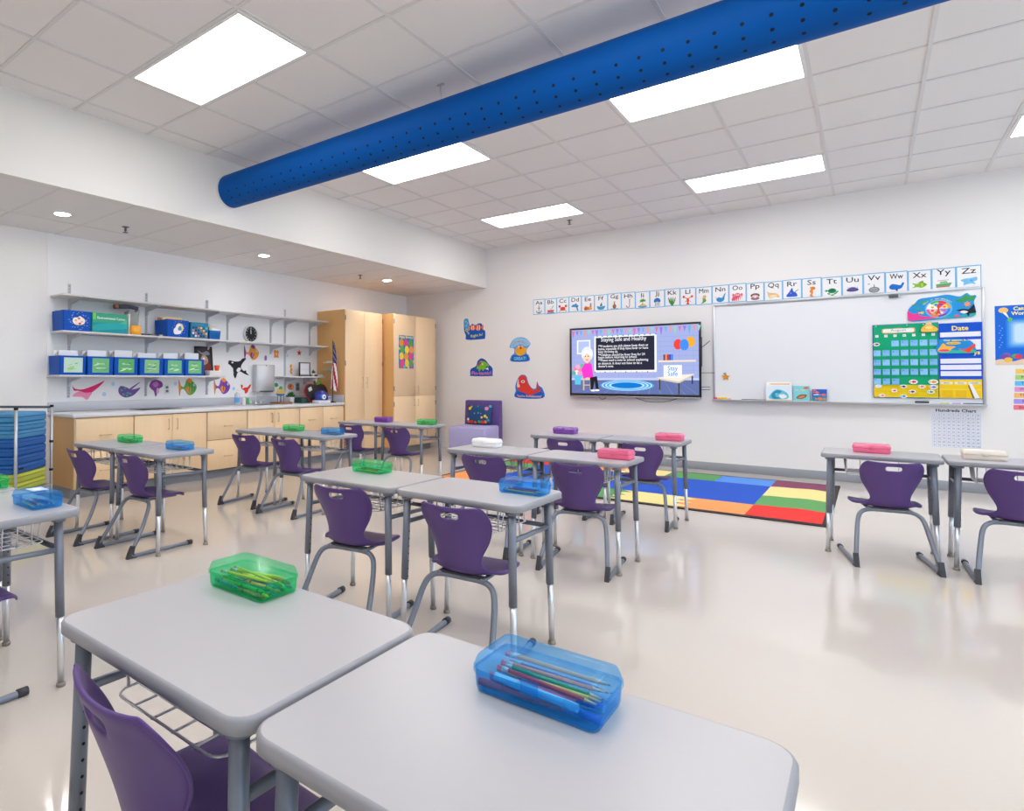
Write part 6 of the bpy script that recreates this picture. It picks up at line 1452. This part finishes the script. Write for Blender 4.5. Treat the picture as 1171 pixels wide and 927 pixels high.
for j in range(nz):
    for i in range(nx):
        tq = j / nz
        if tq < .42:
            mt = nav if not (((i * 3 + j * 5) % 11) == 0) else wht
        else: mt = red if int((i * 1.0 - (j - nz * .42) * .35 + 40) / 4.3) % 2 else wht
        m.face([G_[j][i], G_[j + 1][i], G_[j + 1][i + 1], G_[j][i + 1]], mt, True)
fo = m.build('banner', t); so = fo.modifiers.new('s', 'SOLIDIFY'); so.thickness = .0015

# ------------------------------------------------------------------ floor-cushion cart
e1 = Vector((-.767, -.642, 0)); e2 = Vector((-.642, .767, 0)); PF = Vector((-5.261, 1.896, 0)); ang = math.atan2(-e1.y, -e1.x)
ct = thing('cushion_cart', 'metal tube cart holding a stack of round-edged floor cushions', 'cart', PF, ang)
# local: -x is leftwards, +y away from the camera
CWd, CD = .66, .545
m = None
for (x, y) in ((0, 0), (0, CD), (-CWd, 0), (-CWd, CD)):
    m = MB(); m.tube([(x, y, .07), (x, y, .91)], .0125, ALU, 12); p_ = m.build('post', ct)
    m = MB(); m.lathe([(.016, .905), (.017, .92), (.012, .925)], BLACK, 12, (x, y, 0)); m.build('post_cap', p_)
    m = MB(); m.tube([(x - .012, y, .035), (x + .012, y, .035)], .035, RUBBER, 16); m.tube([(x, y, .035), (x, y, .075)], .009, ALU, 8); m.build('caster', p_)
for (a, b) in (((0, 0), (-CWd, 0)), ((0, CD), (-CWd, CD)), ((0, 0), (0, CD)), ((-CWd, 0), (-CWd, CD))):
    m = MB(); zt_ = .905
    if a[0] != b[0]: m.tube([(a[0], a[1], zt_), (b[0], b[1], zt_)], .011, ALU if a[1] == 0 else STEEL_DK, 10); m.build('top_rail', ct)
    m = MB(); m.tube([(a[0], a[1], .215), (b[0], b[1], .215)], .011, ALU, 10); m.build('bottom_rail', ct)
for q in (.05, .3): 
    m = MB(); m.tube([(0, CD, q + .04 + .25), (0, CD, q + .06 + .25)], .017, BLACK, 12); m.build('rail_clamp', ct)
m = MB(); m.box(-CWd + .013, .013, .218, -.013, CD - .013, .228, pm((150, 152, 158), .5), .002, 1); m.build('deck', ct)
LBc, DBc, GRc = pm((66, 140, 190), .6, vary=.05, scale=18, bump=.1), pm((18, 92, 172), .6, vary=.05, scale=18, bump=.1), pm((186, 196, 74), .6, vary=.05, scale=18, bump=.1)
SEAM = pm((16, 48, 86), .7)
zs = [(.229, .305, 'g'), (.305, .381, 'g'), (.381, .455, 'd'), (.455, .523, 'd'), (.523, .592, 'd'), (.592, .664, 'd'), (.664, .732, 'l'), (.732, .797, 'l'), (.797, .872, 'l')]
nmz = {'g': ('lime green', GRc), 'd': ('dark blue', DBc), 'l': ('light blue', LBc)}
pos = {'g': ['lower', 'upper'], 'd': ['lowest', 'second', 'third', 'topmost'], 'l': ['lowest', 'middle', 'topmost']}; cc = {'g': 0, 'd': 0, 'l': 0}
for z0, z1, k in zs:
    nmc, mt = nmz[k]; i = cc[k]; cc[k] += 1
    t = thing('floor_cushion', '%s of the %s cushions stacked in the cart' % (pos[k][i], nmc), 'cushion', PF, ang, group='floor cushions in the cart')
    m = MB(); h_ = z1 - z0 - .0006; rings = []
    for ins, z in ((.018, 0), (.006, .004), (.001, .014), (0, h_ / 2), (.001, h_ - .014), (.006, h_ - .004), (.018, h_)):
        rings.append([m.v((x, y, z0 + z)) for x, y in rrect(-CWd + .03 + ins, .016 + ins, -.016 - ins, CD - .014 - ins, .06 - ins, 5)])
    for a, b in zip(rings, rings[1:]):
        for q in range(len(a)): m.face([a[q], a[(q + 1) % len(a)], b[(q + 1) % len(a)], b[q]], mt, True)
    m.face(rings[0][::-1], mt); m.face(rings[-1], mt); m.build('cover', t)
    m = MB(); m.tube([(x, y, z0 + h_ * .62) for x, y in rrect(-CWd + .0295, .0155, -.0155, CD - .0135, .06, 5)], .0022, SEAM if k != 'g' else pm((104, 112, 40), .7), 6, closed=True); m.build('piping', t)
    if k == 'd' and i == 0: m = MB(); m.box(-.0162, .07, z0 + .03, -.0147, .14, z0 + .05, P((30, 30, 34))); m.build('brand_tag', t)
# ------------------------------------------------------------------ camera, world, view
sc = bpy.context.scene
cam = bpy.data.cameras.new('camera'); co = bpy.data.objects.new('camera', cam); COL.objects.link(co); sc.camera = co
W_, H_ = 1171, 927
fpx, yaw, pitch, roll, cy, cx = 687.6144787529576, 0.6969219301744961, 0.015565745633811653, 0.0008350870689876693, 422.7197694077356, 419.83622439391405
fw = Vector((-math.sin(yaw) * math.cos(pitch), math.cos(yaw) * math.cos(pitch), math.sin(pitch))); rt = Vector((math.cos(yaw), math.sin(yaw), 0)); up = rt.cross(fw)
rt2 = rt * math.cos(roll) + up * math.sin(roll); up2 = up * math.cos(roll) - rt * math.sin(roll)
M = Matrix((rt2, up2, -fw)).transposed().to_4x4(); M.translation = Vector((0, 0, 1.155)); co.matrix_world = M
cam.sensor_fit = 'HORIZONTAL'; cam.sensor_width = 36.0; cam.lens = fpx * 36.0 / W_
cam.shift_x = (W_ / 2 - cx) / W_; cam.shift_y = -(H_ / 2 - cy) / W_
cam.clip_start = 0.01
w = bpy.data.worlds.new('daylight'); sc.world = w; w.use_nodes = True
nt = w.node_tree; bg = nt.nodes['Background']
sky = nt.nodes.new('ShaderNodeTexSky'); sky.sky_type = 'PREETHAM' if False else 'HOSEK_WILKIE'; sky.turbidity = 4.0; sky.ground_albedo = 0.4
sky.sun_direction = (-0.3, -0.5, 0.8)
mixn = nt.nodes.new('ShaderNodeMix'); mixn.data_type = 'RGBA'; mixn.inputs['Factor'].default_value = 0.75
nt.links.new(sky.outputs[0], mixn.inputs[6]); mixn.inputs[7].default_value = (0.56, 0.78, 1.0, 1)
nt.links.new(mixn.outputs[2], bg.inputs['Color']); bg.inputs['Strength'].default_value = SKY_S
sc.view_settings.view_transform = 'Standard'; sc.view_settings.look = 'None'; sc.view_settings.gamma = 1.0
sc.view_settings.use_curve_mapping = False; sc.view_settings.exposure = EXPO
sc.cycles.diffuse_bounces = 6; sc.cycles.transparent_max_bounces = 24; sc.cycles.max_bounces = 14
